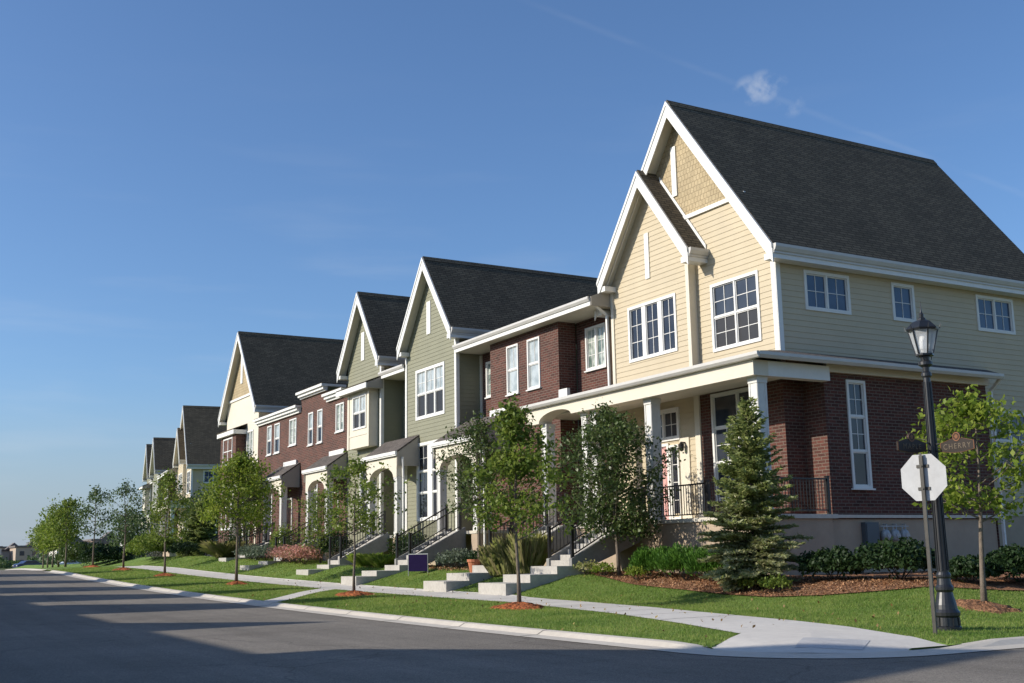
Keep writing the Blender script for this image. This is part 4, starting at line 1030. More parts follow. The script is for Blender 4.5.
def shrub(name, label, X, Y, rx, ry, hgt, mat, n=2200, size=.07, seed=1, group=None, style='ball', zb=None, cat='shrub', aspect=.4):
    rg = np.random.default_rng(seed); zb = H(X, Y) if zb is None else zb
    t = thing(name, label, cat, (X, Y, zb), group)
    mb = MB()
    for k in range(6):
        a = k*1.05+rg.uniform(0, .5); mb.tube([(X, Y, zb-.03), (X+rx*.5*math.cos(a), Y+ry*.5*math.sin(a), zb+hgt*.6)], [.02, .006], 4, False)
    mb.build('stem', M['barkdark'], t)
    d = rg.normal(size=(n, 3)); d[:, 2] = np.abs(d[:, 2])*1.0-.15; d /= np.linalg.norm(d, axis=1)[:, None]
    az = np.arctan2(d[:, 1], d[:, 0])
    lump = 1+.16*np.sin(az*3+seed)+.10*np.sin(az*7+d[:, 2]*6+seed*2)+.09*np.sin(d[:, 2]*9+az*4)
    rr = rg.uniform(.25, 1., n)**.45*lump
    C = np.stack([X+d[:, 0]*rr*rx, Y+d[:, 1]*rr*ry, zb+.08+np.clip(d[:, 2]*rr*.62+.36, .02, 1.1)*hgt*.98], 1)
    C += rg.normal(size=(n, 3))*.02
    if style == 'ball': V = leaves(C, size=size, rng=rg, aspect=.6)
    else:
        D = d+np.array([0, 0, .9])+rg.normal(size=(n, 3))*.35; D /= np.linalg.norm(D, axis=1)[:, None]
        S = np.cross(D, rg.normal(size=(n, 3))); S /= np.linalg.norm(S, axis=1)[:, None]; sz = size*rg.uniform(.6, 1.4, n)[:, None]
        V = np.stack([C-D*sz*.5, C+S*sz*aspect*.5, C+D*sz*.6, C-S*sz*aspect*.5], 1).reshape(-1, 3)
    npmesh('foliage', V, 4, M[mat], t)
    return t
YG = 'clipped yews along the porch wall'
for i, (x, y, rx, hgt, lab) in enumerate(((20.75, 28.15, .55, .78, 'leftmost bright green yew at the end by the steps'), (20.7, 27.15, .6, .82, 'second bright green yew from the steps'), (20.45, 26.0, .72, .88, 'broadest bright green yew at the middle of the porch wall'), (20.3, 24.7, .62, .82, 'bright green yew touching the left of the spruce'))):
    shrub('yew_shrub', lab, x, y, rx, rx*1.05, hgt, 'leaf_h', 5200, .10, 60+i, YG, 'feather', aspect=.34)
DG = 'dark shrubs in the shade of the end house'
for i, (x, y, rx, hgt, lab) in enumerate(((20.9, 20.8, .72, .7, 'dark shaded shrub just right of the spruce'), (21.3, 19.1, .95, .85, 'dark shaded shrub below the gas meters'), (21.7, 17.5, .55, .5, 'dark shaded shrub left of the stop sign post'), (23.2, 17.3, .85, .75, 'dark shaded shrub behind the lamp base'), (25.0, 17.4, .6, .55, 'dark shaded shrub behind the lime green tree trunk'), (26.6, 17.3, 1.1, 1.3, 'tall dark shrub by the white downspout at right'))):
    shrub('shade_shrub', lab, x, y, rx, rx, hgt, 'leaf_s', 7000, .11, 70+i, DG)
for i, (x, y, rx, lab) in enumerate(((19.9, 29.3, .38, 'low yellowish plant at the foot of the dark tree by the steps'), (20.1, 27.9, .3, 'low yellowish plant in front of the leftmost yew'), (19.3, 21.9, .35, 'small sparse plant before the spruce, left one'), (19.2, 21.0, .38, 'small sparse plant before the spruce, right one'), (19.75, 30.0, .45, 'low brown plant beside the concrete landing'))):
    shrub('low_plant', lab, x, y, rx, rx, .35, 'leaf_y' if i in (0, 1) else ('ograss' if i == 4 else 'leaf_a'), 420, .09, 80+i, 'low plants in the mulch bed')
# hedges at the road end
shrub('clipped_shrub', 'big round clipped shrub by the far sidewalk', 18.6, 83, 2.0, 3.0, 1.75, 'leaf_a', 9000, .17, 90, None, 'ball')
shrub('dark_hedge', 'dark rounded hedge left of the clipped shrub', 16.8, 100, 2.2, 3.4, 1.9, 'leaf_d', 8000, .2, 91, None, 'ball')
shrub('dark_hedge', 'low reddish hedge in front of the dark rounded hedge', 17.3, 93, 1.8, 2.5, 1.3, 'leaf_s', 5000, .2, 92, None, 'ball')
shrub('round_shrub', 'small dark shrub at the right foot of the clipped shrub', 19.6, 78.5, 1.1, 1.3, .9, 'leaf_s', 2500, .14, 93, None, 'ball')
def clump(name, label, X, Y, r, hgt, mat, n, seed, group=None, spread=.6, w=.012):
    rg = np.random.default_rng(seed); zb = H(X, Y)
    a = rg.uniform(0, 2*np.pi, n); q = r*.45*np.sqrt(rg.uniform(0, 1, n))
    B = np.stack([X+q*np.cos(a), Y+q*np.sin(a), np.full(n, zb)], 1)
    a2 = a+rg.normal(size=n)*.6; hh = hgt*rg.uniform(.55, 1.08, n); sp = spread*r*rg.uniform(.2, 1.5, n)
    O = np.stack([np.cos(a2)*sp, np.sin(a2)*sp, 0*a2], 1)
    S = np.stack([-np.sin(a2), np.cos(a2), 0*a2], 1)*w*rg.uniform(.6, 1.4, n)[:, None]
    P1 = B+O*.25+np.stack([0*a, 0*a, hh*.6], 1); P2 = B+O*.95+np.stack([0*a, 0*a, hh*rg.uniform(.82, 1., n)], 1)
    V = np.stack([B-S, B+S, P1+S*.8, P2, P1-S*.8], 1).reshape(-1, 3)
    o = npmesh(name, V, 5, M[mat])
    return setp(o, label, 'plant', group)
OG = 'ornamental grasses by the brick house steps'
for i, (x, y, hgt, lab) in enumerate(((19.3, 32.75, 1.35, 'tall feathery ornamental grass directly left of the stair rail'), (19.2, 33.45, 1.25, 'middle clump of feathery ornamental grass'), (19.0, 34.0, 1.05, 'smallest feathery grass clump beside the terracotta pot'))):
    clump('ornamental_grass', lab, x, y, .9, hgt, 'ograss', 900, 100+i, OG, .42, .012)
for i, (x, y) in enumerate(((19.6, 45.2), (19.8, 46.3), (19.7, 47.4))):
    clump('daylily', ('light green daylily clump, ' + ('nearest the navy sign', 'middle of three', 'nearest the open street tree')[i]), x, y, .85, .6, 'day', 420, 110+i, 'daylilies before the olive house', .55, .02)
for i, (x, y) in enumerate(((20.2, 39.3), (20.4, 40.4), (20.6, 38.5))):
    shrub('low_shrub', ('sage green low shrub right of the navy sign', 'sage green low shrub under the stair of the olive house', 'green low shrub right of the stair base')[i], x, y, .7, .7, .65, 'leaf_s' if i == 2 else 'sage', 1300, .10, 120+i, 'low shrubs by the olive house stair')
for i, (x, y) in enumerate(((19.3, 54.2), (19.4, 55.5), (19.5, 56.8), (19.5, 58.0))):
    shrub('flower_clump', ('pink flowering clump nearest the olive house stair', 'pink flowering clump, second from the stair', 'pink flowering clump, third from the stair', 'pink flowering clump farthest from the stair')[i], x, y, .85, .85, .8, 'flower', 1500, .11, 130+i, 'pink flowers before the brick house', cat='flowers')
for i, (x, y) in enumerate(((19.7, 61.5), (19.8, 63.2), (19.9, 64.8))):
    shrub('sage_shrub', ('grey sage clump beside the pink flowers', 'grey sage clump in the middle of three', 'grey sage clump nearest the narrow tree')[i], x, y, .95, .95, .75, 'sage', 1200, .13, 140+i, 'sage clumps before the brick houses')
for i, (x, y, hgt) in enumerate(((20.6, 44.2, 1.3), (20.7, 45.0, 1.5), (20.5, 53.0, 1.6), (20.8, 61.8, 1.9), (20.6, 70.5, 1.3))):
    shrub('porch_shrub', ('leafy shrub left of the nearer olive house stair', 'taller leafy shrub under the olive house window', 'leafy shrub under the boxed bay', 'tall leafy shrub between the two brick porches', 'leafy shrub at the farther brick porch')[i], x, y, .8, .9, hgt, 'leaf_a' if i % 2 else 'leaf_s', 1800, .12, 150+i, 'leafy shrubs along the house fronts')
clump('daylily', 'tan grass clump by the far front steps', 19.8, 69.5, 1.2, 1.1, 'ograss', 500, 161, None, .8, .02)

# mulch bed by the end house
mbed = drape('mulch_bed', MULCH, M['mulch'], .035, .22, 'structure', jitter=.022, seed=4)
def scatter(poly, n, seed, x0, x1, y0, y1):
    rg = np.random.default_rng(seed); x = rg.uniform(x0, x1, n); y = rg.uniform(y0, y1, n)
    k = inpoly(x, y, poly); return x[k], y[k], rg
x, y, rg = scatter(MULCH, 9000, 5, 18.3, 22.2, 17.6, 30.2)
ch = npmesh('mulch_chips', leaves(np.stack([x, y, hz(x, y)+.05], 1), size=.085, up=1.2, aspect=.35, rng=rg), 4, M['mulch_chip']); ch['kind'] = 'stuff'
x, y, rg = scatter([(19.2, 36.5), (22, 36.5), (22, 48.5), (19.4, 48.5)], 3500, 6, 19, 22, 36, 49)
ch = npmesh('bark_chips', leaves(np.stack([x, y, hz(x, y)+.03], 1), size=.12, up=1.2, aspect=.4, rng=rg), 4, M['mulch_chip']); ch['kind'] = 'stuff'

# turf blades
def blades(n, x0, x1, y0, y1, hgt, w, seed, dens=None):
    rg = np.random.default_rng(seed); x = rg.uniform(x0, x1, n); y = rg.uniform(y0, y1, n)
    k = (x > 11.09) & (y > 11.60)
    for poly in (SIDEWALK, RAMP, MULCH, PATH): k &= ~inpoly(x, y, poly)
    # corner curb radius
    k &= ~((x < 12.9) & (y < 13.4) & (((x-12.9)**2+(y-13.4)**2) > 1.80**2))
    for (cx_, cy_, cr) in ((14, 24.2, .55), (14, 34.65, .55), (14, 47.5, .42), (14, 60, .5), (19.2, 15.2, .48)): k &= ((x-cx_)/.95)**2+((y-cy_)/1.25)**2 > cr**2
    for (a, b) in ((30.1, 31.9), (34.0, 35.8), (41.8, 43.4), (49.5, 51.2)): k &= ~((x > 16.9) & (y > a) & (y < b))
    x, y = x[k], y[k]; m = len(x); a = rg.uniform(0, 2*np.pi, m); h_ = hgt*rg.uniform(.5, 1.25, m)
    S = np.stack([np.cos(a), np.sin(a), 0*a], 1)*w*rg.uniform(.7, 1.3, m)[:, None]
    B = np.stack([x, y, hz(x, y)-.005], 1); b = rg.uniform(0, 2*np.pi, m); ln = h_*rg.uniform(.1, .8, m)
    T = B+np.stack([np.cos(b)*ln, np.sin(b)*ln, h_], 1)
    return np.stack([B-S, B+S, T], 1).reshape(-1, 3)
V = np.concatenate([blades(150000, 11, 22, 11.5, 24, .045, .007, 1), blades(170000, 11, 22, 24, 45, .05, .010, 2), blades(90000, 11, 22, 45, 80, .055, .018, 3), blades(50000, 18, 30, 11.6, 20, .045, .009, 4)])
gr = npmesh('grass', V, 3, M['blade']); gr['kind'] = 'stuff'

rgf = np.random.default_rng(31); x = rgf.uniform(11.2, 20, 420); y = rgf.uniform(12.5, 50, 420)
k = ~inpoly(x, y, MULCH); x, y = x[k], y[k]
M['litter'] = leafmat('dry_leaf', [(.30, .20, .07), (.20, .12, .05), (.36, .30, .10)], .2)
fl = npmesh('fallen_leaves', leaves(np.stack([x, y, hz(x, y)+.045], 1), size=.08, up=1.5, aspect=.6, rng=rgf), 4, M['litter']); fl['kind'] = 'stuff'
# ------------------------------------------------------------------ street furniture
LX, LY = 15.65, 13.13; lz = H(LX, LY)
t = thing('street_lamp', 'black cast iron lamp post with hexagonal glass lantern at the corner', 'street lamp', (LX, LY, lz))
mb = MB()
mb.lathe((LX, LY, lz), [(.22, -.03), (.22, .05), (.195, .07), (.185, .20), (.212, .23), (.215, .28), (.18, .33), (.17, .40), (.145, .50), (.122, .60), (.145, .64), (.145, .68), (.118, .72), (.106, .82), (.118, .85), (.118, .88), (.100, .92)], 20)
for k in range(10):
    a = 2*math.pi*k/10; mb.bar((LX+.185*math.cos(a), LY+.185*math.sin(a), lz+.07), (LX+.178*math.cos(a), LY+.178*math.sin(a), lz+.20), .03, .05, (math.cos(a), math.sin(a), 0))
mb.build('base', M['lampblack'], t, smooth=False)
mb = MB(); mb.lathe((LX, LY, lz), [(.092, .9), (.058, 4.12), (.058, 4.2)], 16)
for k in range(12):
    a = 2*math.pi*k/12; mb.bar((LX+.097*math.cos(a), LY+.097*math.sin(a), lz+.95), (LX+.060*math.cos(a), LY+.060*math.sin(a), lz+4.08), .014, .016, (math.cos(a), math.sin(a), 0))
mb.lathe((LX, LY, lz), [(.06, 4.15), (.085, 4.18), (.085, 4.23), (.055, 4.26), (.06, 4.33), (.115, 4.37), (.115, 4.42), (.07, 4.45), (.08, 4.53)], 16)
mb.build('post', M['lampblack'], t)
mb = MB()
zb_, zt_ = lz+4.56, lz+4.96; rb, rt = .145, .245
mb.lathe((LX, LY, 0), [(.06, zb_-.06), (.16, zb_-.03), (.16, zb_)], 6)
mb.lathe((LX, LY, 0), [(.27, zt_), (.285, zt_+.03), (.26, zt_+.06), (.16, zt_+.155), (.075, zt_+.19), (.075, zt_+.215), (.04, zt_+.24), (.045, zt_+.29), (.022, zt_+.32), (.012, zt_+.37), (.003, zt_+.52)], 6)
for k in range(6):
    a = 2*math.pi*k/6; c_, s_ = math.cos(a), math.sin(a)
    mb.bar((LX+rb*c_, LY+rb*s_, zb_), (LX+rt*c_, LY+rt*s_, zt_), .02, .02, (c_, s_, 0))
    mb.tube([(LX+.275*c_, LY+.275*s_, zt_+.02), (LX+.30*c_, LY+.30*s_, zt_+.10)], [.012, .003], 5)
    mb.bar((LX+rb*.99*c_, LY+rb*.99*s_, zb_+.06), (LX+rb*.99*math.cos(a+math.pi/3), LY+rb*.99*math.sin(a+math.pi/3), zb_+.06), .012, .014)
mb.tube([(LX+.16, LY, zb_-.02), (LX+.16, LY, zb_-.09)], [.012, .005], 5); mb.tube([(LX-.16, LY, zb_-.02), (LX-.16, LY, zb_-.09)], [.012, .005], 5)
lan = mb.build('lantern', M['lampblack'], t)
mg, nt, bs, om = newmat('clear_lamp_glass'); bs.inputs['Base Color'].default_value = (.8, .82, .82, 1); bs.inputs['Roughness'].default_value = .18; bs.inputs['Alpha'].default_value = .42
mb = MB()
for k in range(6):
    a, b = 2*math.pi*k/6, 2*math.pi*(k+1)/6
    mb.poly([(LX+rb*.96*math.cos(a), LY+rb*.96*math.sin(a), zb_), (LX+rb*.96*math.cos(b), LY+rb*.96*math.sin(b), zb_), (LX+rt*.96*math.cos(b), LY+rt*.96*math.sin(b), zt_), (LX+rt*.96*math.cos(a), LY+rt*.96*math.sin(a), zt_)])
mb.build('lantern_glass', mg, lan)
mb = MB(); mb.lathe((LX, LY, 0), [(.05, zb_+.0), (.06, zb_+.07), (.07, zb_+.09), (.075, zb_+.22), (.06, zb_+.33), (.02, zb_+.37)], 12); mb.build('bulb', plain('frosted_lamp', (.85, .85, .83), .4, .02), lan, smooth=True)
# street name plates, fixed to the lamp post
def textmesh(s, size):
    cu = bpy.data.curves.new('txt', 'FONT'); cu.body = s; cu.size = size; cu.align_x = 'CENTER'; cu.align_y = 'CENTER'; cu.extrude = .003; cu.space_character = 1.25
    o = bpy.data.objects.new('txt', cu); COL.objects.link(o)
    dg = bpy.context.evaluated_depsgraph_get(); me = bpy.data.meshes.new_from_object(o.evaluated_get(dg))
    bpy.data.objects.remove(o); return me
def textobj(name, s, size, mat, parent, mtx):
    me = textmesh(s, size); me.transform(mtx); me.materials.append(mat)
    o = bpy.data.objects.new(name, me); COL.objects.link(o); o.parent = parent; return o
def plate(label, word, base, du, dn):
    """du: unit vector along the plate away from the post, dn: outward normal (reading side)"""
    t = thing('street_sign', label, 'street sign', base, 'street name plates on the lamp post')
    du = Vector(du); dn = Vector(dn); up = Vector((0, 0, 1)); B = Vector(base)
    def outline(s):
        w, hh = .68*s, .082*s
        pts = [(-w/2, -hh), (-w*.36, -hh-.012), (-.10, -hh-.035*s), (.10, -hh-.035*s), (w*.36, -hh-.012), (w/2, -hh), (w/2, hh-.02), (w*.36, hh), (.12, hh+.035*s), (-.12, hh+.035*s), (-w*.36, hh), (-w/2, hh-.02)]
        return pts
    c = B+du*.43
    def poly3(pts, off, th): 
        mb = MB(); mb.prism([c+du*a+up*b+dn*off for a, b in pts], dn*th); return mb
    poly3(outline(1.0), -.012, .024).build('sign_plate', M['plate'], t)
    for sgn in (1, -1):
        o_, i_ = outline(.985), outline(.95); mb = MB(); off = .0125*sgn
        n = len(o_)
        for k in range(n):
            q = [o_[k], o_[(k+1) % n], i_[(k+1) % n], i_[k]]
            mb.prism([c+du*a+up*b+dn*off for a, b in q], dn*.004*sgn)
        mb.build('border', M['gold'], t)
        right = up.cross(dn*sgn)
        mt = Matrix((( right.x, up.x, dn.x*sgn, 0), (right.y, up.y, dn.y*sgn, 0), (right.z, up.z, dn.z*sgn, 0), (0, 0, 0, 1)))
        p = (c-B)+dn*sgn*.0135-up*.012
        textobj('lettering', word, .125, M['text'], t, Matrix.Translation(p) @ mt)
        # copper medallion with a leaf
        mb = MB(); mc = c+up*.145
        pts = [mc+du*.075*math.cos(a)+up*.075*math.sin(a) for a in [2*math.pi*k/20 for k in range(20)]]
        mb.prism([q-dn*.0 for q in pts], dn*.014*sgn); md = mb.build('medallion', M['plate'], t)
        mb = MB()
        for k in range(20):
            a, b = 2*math.pi*k/20, 2*math.pi*(k+1)/20
            mb.prism([mc+du*.075*math.cos(a)+up*.075*math.sin(a)+dn*.0145*sgn, mc+du*.075*math.cos(b)+up*.075*math.sin(b)+dn*.0145*sgn, mc+du*.058*math.cos(b)+up*.058*math.sin(b)+dn*.0145*sgn, mc+du*.058*math.cos(a)+up*.058*math.sin(a)+dn*.0145*sgn], dn*.004*sgn)
        lp = []
        for k in range(16):
            a = math.pi/2+2*math.pi*k/16; r_ = .05 if k % 4 == 0 else (.028 if k % 2 else .043)
            lp.append(mc+du*r_*math.cos(a)+up*(r_*math.sin(a)+.004)+dn*.0145*sgn)
        for k in range(16): mb.prism([mc+dn*.0145*sgn, lp[k], lp[(k+1) % 16]], dn*.004*sgn)
        mb.build('leaf_emblem', M['gold'], md)
    mb = MB(); mb.bar(B+up*.06, c-du*.36+up*.06, .02, .02); mb.bar(B-up*.06, c-du*.36-up*.06, .02, .02); mb.build('bracket', M['lampblack'], t)
plate('dark street name plate reading MAPLE with copper leaf emblem', 'MAPLE', (LX-.075, LY, lz+2.98), (-1, 0, 0), (0, -1, 0))
plate('dark street name plate reading CHERRY with bright copper border', 'CHERRY', (LX, LY-.075, lz+2.96), (0, -1, 0), (-1, 0, 0))
# stop sign seen from behind
SX, SY = 14.89, 12.74; sz_ = H(SX, SY)
t = thing('stop_sign', 'octagonal stop sign seen from its pale bare back on a thin brown post', 'traffic sign', (SX, SY, sz_))
nb = Vector((-.95, -.31, 0)).normalized(); up = Vector((0, 0, 1)); rt_ = nb.cross(up)
mb = MB()
A = Vector((SX, SY, sz_))
for off in (-.022, .022): mb.bar(A+rt_*off-up*.1, A+rt_*off+up*2.80, .012, .045, nb)
mb.bar(A-nb*.018-up*.1, A-nb*.018+up*2.80, .05, .010, nb); mb.bar(A+nb*.012-up*.1, A+nb*.012+up*2.84, .03, .02, nb)
mb.build('post', M['steel'], t)
c = A+up*2.45-nb*.045; Rr = .370/math.cos(math.pi/8)
pts = [c+rt_*Rr*math.cos(math.pi/8+k*math.pi/4)+up*Rr*math.sin(math.pi/8+k*math.pi/4) for k in range(8)]
mb = MB(); mb.prism(pts, -nb*.006); o = mb.build('sign_panel', M['alu'], t)
mb = MB(); mb.prism([c+(p-c)*.995-nb*.0065 for p in pts], -nb*.002); fr_ = mb.build('sign_face', M['stopred'], o)
rr = up.cross(-nb); mt = Matrix(((rr.x, up.x, -nb.x, 0), (rr.y, up.y, -nb.y, 0), (rr.z, up.z, -nb.z, 0), (0, 0, 0, 1)))
textobj('lettering', 'STOP', .20, M['alu'], o, Matrix.Translation((c-A)-nb*.009) @ mt)
mb = MB()
for dz in (-.18, .18): mb.tube([c+up*dz+nb*.03, c+up*dz+nb*.082], [.018, .018], 6); mb.bar(c+up*dz-rt_*.10+nb*.008, c+up*dz+rt_*.10+nb*.008, .05, .012, nb)
mb.build('bolt', M['steel'], t)
# navy yard sign
t = thing('yard_sign', 'small navy blue yard sign standing in the lawn by the steps', 'sign', (20.0, 42.6, 1.0))
ny = Vector((-.85, -.5, 0)).normalized(); ru = Vector((-ny.y, ny.x, 0)); A = Vector((18.7, 39.9, H(18.7, 39.9)))
t.location = A; ORG = A.copy()
mb = MB(); mb.prism([A+ru*a+up*b for a, b in ((-.42, .12), (.42, .12), (.42, .74), (-.42, .74))], ny*.02); mb.build('sign_panel', M['navy'], t)
mb = MB()
for s in (-1, 1): mb.bar(A+ru*.44*s-up*.05, A+ru*.44*s+up*.78, .025, .025)
mb.bar(A-ru*.44+up*.76, A+ru*.44+up*.76, .025, .025); mb.build('frame', M['meter'], t)
# terracotta pot
t = thing('flower_pot', 'terracotta pot behind the ornamental grass', 'pot', (19.0, 35.1, H(19.0, 35.1)))
mb = MB(); zz = H(19.0, 35.1)+.35; mb.lathe((19.0, 35.95, zz-.35), [(.14, 0), (.22, .42), (.25, .43), (.25, .52), (.21, .52), (.2, .45)], 14); mb.build('pot', M['terracotta'], t)
# gas meters on the end house
for i in range(3):
    x = 26.75+i*.40; z = 1.86
    t = thing('gas_meter', ('grey gas meter, left of three on the shaded base wall', 'grey gas meter, middle of three on the shaded base wall', 'grey gas meter, right of three on the shaded base wall')[i], 'meter', (x, 24.4, z-.2), 'gas meters on the side wall')
    mb = MB(); mb.lathe((x, 24.42, z-.22), [(.08, 0), (.13, .04), (.14, .14), (.13, .27), (.10, .32), (.04, .35)], 12); mb.build('meter_body', M['meter'], t, smooth=True)
    mb = MB(); mb.tube([(x, 24.30, z-.05), (x, 24.27, z-.05)], [.085, .08], 14); mb.build('dial', M['alu'], t)
    mb = MB(); mb.tube([(x+.07, 24.42, z+.05), (x+.07, 24.42, z+.28), (x+.07, 24.56, z+.28)], [.02, .02, .02], 6); mb.tube([(x-.07, 24.42, z+.05), (x-.07, 24.42, z+.22)], [.02, .02], 6); mb.tube([(x-.2, 24.42, z+.22), (x+.2, 24.42, z+.22)], [.018, .018], 6); mb.build('pipe', M['meter'], t)
t = thing('utility_box', 'dark flat utility cabinet left of the gas meters', 'cabinet', (26.2, 24.5, 1.3))
mb = MB(); mb.box(25.95, 26.5, 24.42, 24.595, 1.25, 2.2); mb.build('cabinet', M['panel'], t)
mb = MB(); mb.box(25.98, 26.47, 24.40, 24.417, 1.29, 2.16); mb.build('cabinet_door', M['panel'], t)

# ------------------------------------------------------------------ the far end of the street
def car(label, X, Y, rot, mat, group=None):
    z = float(g(Y))
    t = thing('parked_car', label, 'car', (0, 0, 0), group)
    side = [(-2.2, .35), (-2.25, .75), (-1.9, .95), (-1.35, 1.0), (-.75, 1.42), (.75, 1.45), (1.5, 1.02), (2.1, .92), (2.25, .6), (2.2, .32)]
    mb = MB(); mb.prism([(x, -.85, zz) for x, zz in side], (0, 1.7, 0)); body = mb.build('body', M[mat], t)
    mb = MB(); mb.prism([(-1.25, -.86, 1.0), (-.72, -.86, 1.36), (.70, -.86, 1.38), (1.3, -.86, 1.02)], (0, 1.72, 0)); mb.build('window', M['glass'], t)
    for x in (-1.4, 1.4):
        for y in (-.78, .78):
            mb = MB(); mb.tube([(x, y-.1, .32), (x, y+.1, .32)], [.32, .32], 14); mb.build('wheel', M['tyre'], t)
    for y in (-.6, .6):
        mb = MB(); mb.box(-2.27, -2.2, y-.15, y+.15, .6, .75); mb.build('headlight', M['alu'], t)
    t.location = (X, Y, z); t.rotation_euler = (0, 0, rot)
car('dark blue car crossing at the end of the street', 25.2, 200, R(20), 'carblue')
car('pale silver car parked beyond the dark blue one', 36, 230, R(10), 'carwhite')
rg = random.Random(12)
def block(X, Y, w, d, hgt, mat, label, zb):
    t = thing('apartment_block', label, 'building', (X, Y, zb), 'distant apartment blocks')
    mb = MB(); mb.box(X-w/2, X+w/2, Y, Y+d, zb, zb+hgt); mb.build('wall', mat, t)
    mb = MB(); mb.box(X-w/2-.4, X+w/2+.4, Y-.4, Y+d+.4, zb+hgt+.01, zb+hgt+.7); mb.build('roof', M['farroof'], t)
    mb = MB(); n = int(w/4); fl = int(hgt/3.2)
    for i in range(n):
        for k in range(fl):
            x = X-w/2+(i+.5)*w/n; mb.box(x-.8, x+.8, Y-.06, Y-.01, zb+1+k*3.2, zb+2.6+k*3.2)
    mb.build('window', M['glass'], t)
    mb = MB()
    for i in range(max(1, n//3)):
        x = X-w/2+(i*3+1.5)*w/max(n, 1); mb.prism([(x-3, Y-.5, zb+hgt+.7), (x, Y-.5, zb+hgt+3.2), (x+3, Y-.5, zb+hgt+.7)], (0, 6, 0))
    mb.build('gable', M['farroof'], t)
i = 0
cols = ['pale', 'brick brown', 'white', 'tan']
pos = ['far left edge of the skyline', 'left of the dark car', 'right of the dark car', 'behind the tree cluster, left', 'behind the tree cluster, right', 'left of the dark hedge', 'right above the dark hedge', 'between the blue green trees', 'just left of the far terrace']
for k, (ang, Yd, w, hgt) in enumerate(((4.2, 470, 30, 13), (6.0, 520, 22, 14), (7.0, 480, 20, 11), (8.2, 460, 26, 13), (9.9, 430, 24, 14), (11.4, 430, 24, 16), (12.6, 420, 20, 15), (13.6, 430, 20, 17), (14.6, 440, 18, 15))):
    block(Yd*math.tan(R(ang)), Yd, w, 18, hgt*.55, M['farwall'][k % 4], '%s distant apartment block %s' % (cols[k % 4], pos[k]), .3)
# far wooded band
rgn = np.random.default_rng(77); Cs = []
for k in range(90):
    an = R(rgn.uniform(1, 17)); d = rgn.uniform(255, 400); c = np.array([d*math.sin(an), d*math.cos(an), .2]); hh = rgn.uniform(1.5, 4.2)
    q = rgn.normal(size=(170, 3)); q /= np.linalg.norm(q, axis=1)[:, None]; q *= rgn.uniform(.5, 1, (170, 1))
    Cs.append(c+np.array([0, 0, hh*.5])+q*np.array([hh*.9, hh*.9, hh*.55]))
o = npmesh('far_trees', leaves(np.concatenate(Cs), size=.8, rng=rgn), 4, M['leaf_c']); o['kind'] = 'stuff'

# ------------------------------------------------------------------ camera
f_px, pitch, roll, yaw = 1143., R(10.61), R(-.995), R(29.91)
fw = Vector((math.sin(yaw)*math.cos(pitch), math.cos(yaw)*math.cos(pitch), math.sin(pitch)))
r = Vector((math.cos(yaw), -math.sin(yaw), 0)); u = r.cross(fw)
r2 = r*math.cos(roll)+u*math.sin(roll); u2 = -r*math.sin(roll)+u*math.cos(roll)
cam = bpy.data.cameras.new('camera'); co = bpy.data.objects.new('camera', cam); COL.objects.link(co)
co.matrix_world = Matrix(((r2.x, u2.x, -fw.x, 0), (r2.y, u2.y, -fw.y, 0), (r2.z, u2.z, -fw.z, 1.41), (0, 0, 0, 1)))
cam.sensor_width = 36; cam.lens = f_px/1024*36; cam.clip_end = 6000; cam.clip_start = .1
scene.camera = co

# ------------------------------------------------------------------ light
sd = Vector((1, -.33, -.535)).normalized()       # direction the light travels
el = math.asin(-sd.z); azs = math.atan2(-sd.x, -sd.y)   # compass angle of the sun from +Y towards +X
sun = bpy.data.lights.new('sun', 'SUN'); sun.energy = 3.5; sun.angle = R(.5); sun.color = (1, .93, .82)
so = bpy.data.objects.new('sun', sun); COL.objects.link(so)
so.rotation_euler = (-sd).to_track_quat('Z', 'Y').to_euler(); so.location = (-30, 10, 40)
w = bpy.data.worlds.new('World'); scene.world = w; w.use_nodes = True
nt = w.node_tree; nt.nodes.clear()
out = nt.nodes.new('ShaderNodeOutputWorld'); bg = nt.nodes.new('ShaderNodeBackground')
sky = nt.nodes.new('ShaderNodeTexSky'); sky.sky_type = 'NISHITA'; sky.sun_disc = False
sky.sun_elevation = el; sky.sun_rotation = azs; sky.air_density = 1.0; sky.dust_density = 1.3; sky.ozone_density = 6.5; sky.altitude = 200
bg.inputs[1].default_value = .11
# thin clouds and a contrail high in the sky
tc = nt.nodes.new('ShaderNodeTexCoord')
def pxdir(px, py):
    d = fw*f_px+r2*(px-512)-u2*(py-341.5); return d.normalized()
def math_(op, a, b=None, c=None):
    n = nt.nodes.new('ShaderNodeMath'); n.operation = op
    for i, q in enumerate((a, b, c)):
        if q is None: continue
        if isinstance(q, (int, float)): n.inputs[i].default_value = q
        else: L(nt, q, n.inputs[i])
    return n.outputs[0]
def vdot(v):
    n = nt.nodes.new('ShaderNodeVectorMath'); n.operation = 'DOT_PRODUCT'; L(nt, tc.outputs['Generated'], n.inputs[0]); n.inputs[1].default_value = v; return n.outputs['Value']
def mrange(val, a, b, c0, c1):
    n = nt.nodes.new('ShaderNodeMapRange'); n.interpolation_type = 'SMOOTHSTEP'; L(nt, val, n.inputs[0])
    for i, q in enumerate((a, b, c0, c1)): n.inputs[i+1].default_value = q
    return n.outputs[0]
nz = nt.nodes.new('ShaderNodeTexNoise'); nz.inputs['Scale'].default_value = 55; nz.inputs['Detail'].default_value = 6; L(nt, tc.outputs['Generated'], nz.inputs['Vector'])
nz2 = nt.nodes.new('ShaderNodeTexNoise'); nz2.inputs['Scale'].default_value = 5; nz2.inputs['Detail'].default_value = 6
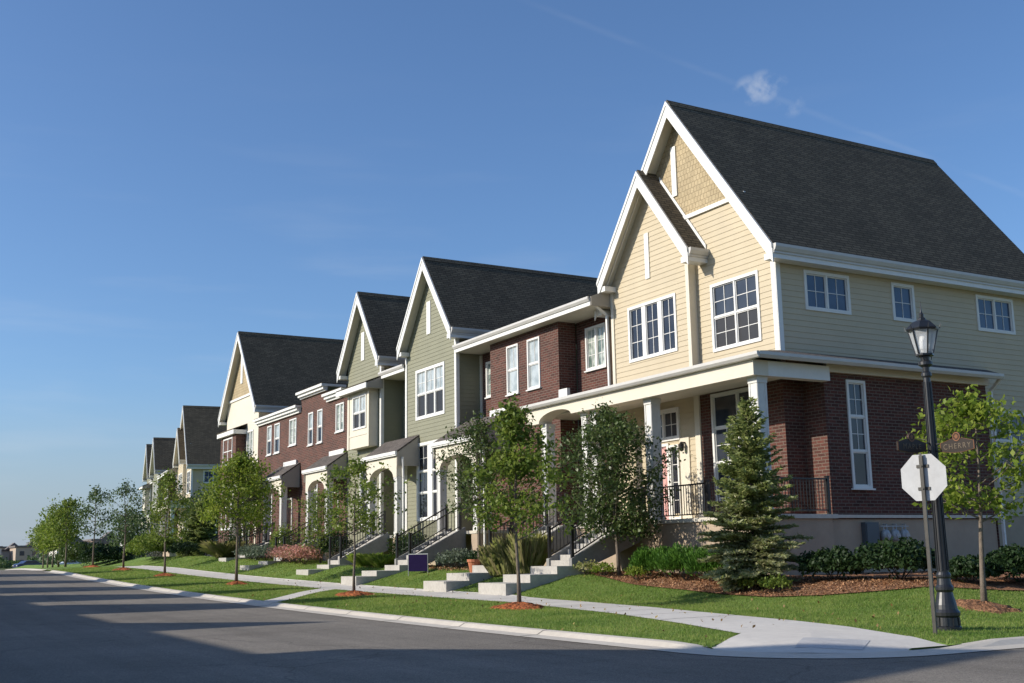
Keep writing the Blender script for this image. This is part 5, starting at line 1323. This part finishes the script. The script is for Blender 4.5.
mp = nt.nodes.new('ShaderNodeMapping'); mp.inputs['Scale'].default_value = (1, 1, 7); L(nt, tc.outputs['Generated'], mp.inputs[0]); L(nt, mp.outputs[0], nz2.inputs['Vector'])
mask = None
for (px, py, rad_, st) in ((750, 92, .010, .26), (764, 87, .010, .30), (780, 85, .006, .24), (790, 103, .009, .16)):
    dd = vdot(pxdir(px, py)); a = mrange(dd, math.cos(rad_*1.6), 1.0, 0, 1)
    a = math_('MULTIPLY', math_('MULTIPLY', a, mrange(nz.outputs[0], .40, .66, 0.0, 1.2)), st)
    mask = a if mask is None else math_('MAXIMUM', mask, a)
nl = pxdir(560, 15).cross(pxdir(1024, 195)).normalized()
ab = math_('ABSOLUTE', math_('ADD', vdot(nl), math_('MULTIPLY', math_('SUBTRACT', nz2.outputs[0], .5), .006)))
con = math_('MULTIPLY', math_('MULTIPLY', mrange(ab, 0.0, .0042, 1, 0), mrange(nz2.outputs[0], .35, .65, .1, 1)), math_('MULTIPLY', mrange(vdot(pxdir(820, 120)), .955, .99, 0, 1), .055))
mask = math_('MAXIMUM', mask, con)
sepz = nt.nodes.new('ShaderNodeSeparateXYZ'); L(nt, tc.outputs['Generated'], sepz.inputs[0])
cir = math_('MULTIPLY', mrange(nz2.outputs[0], .50, .78, 0, .13), mrange(sepz.outputs[2], .45, .08, 0, 1))
mask = math_('MAXIMUM', mask, cir)
hz_ = nt.nodes.new('ShaderNodeMixRGB'); L(nt, mrange(sepz.outputs[2], .16, -.01, 0, .85), hz_.inputs[0]); L(nt, sky.outputs[0], hz_.inputs[1]); hz_.inputs[2].default_value = (2.5, 3.0, 3.6, 1)
mx = nt.nodes.new('ShaderNodeMixRGB'); L(nt, mask, mx.inputs[0]); L(nt, hz_.outputs[0], mx.inputs[1]); mx.inputs[2].default_value = (4.6, 4.8, 5.1, 1)
L(nt, mx.outputs[0], bg.inputs[0]); L(nt, bg.outputs[0], out.inputs[0])

scene.render.engine = 'CYCLES'
scene.view_settings.view_transform = 'Standard'; scene.view_settings.look = 'None'; scene.view_settings.exposure = .55; scene.view_settings.gamma = 1
scene.view_settings.use_curve_mapping = False
scene.cycles.use_denoising = True
scene.cycles.max_bounces = 6; scene.cycles.transparent_max_bounces = 8
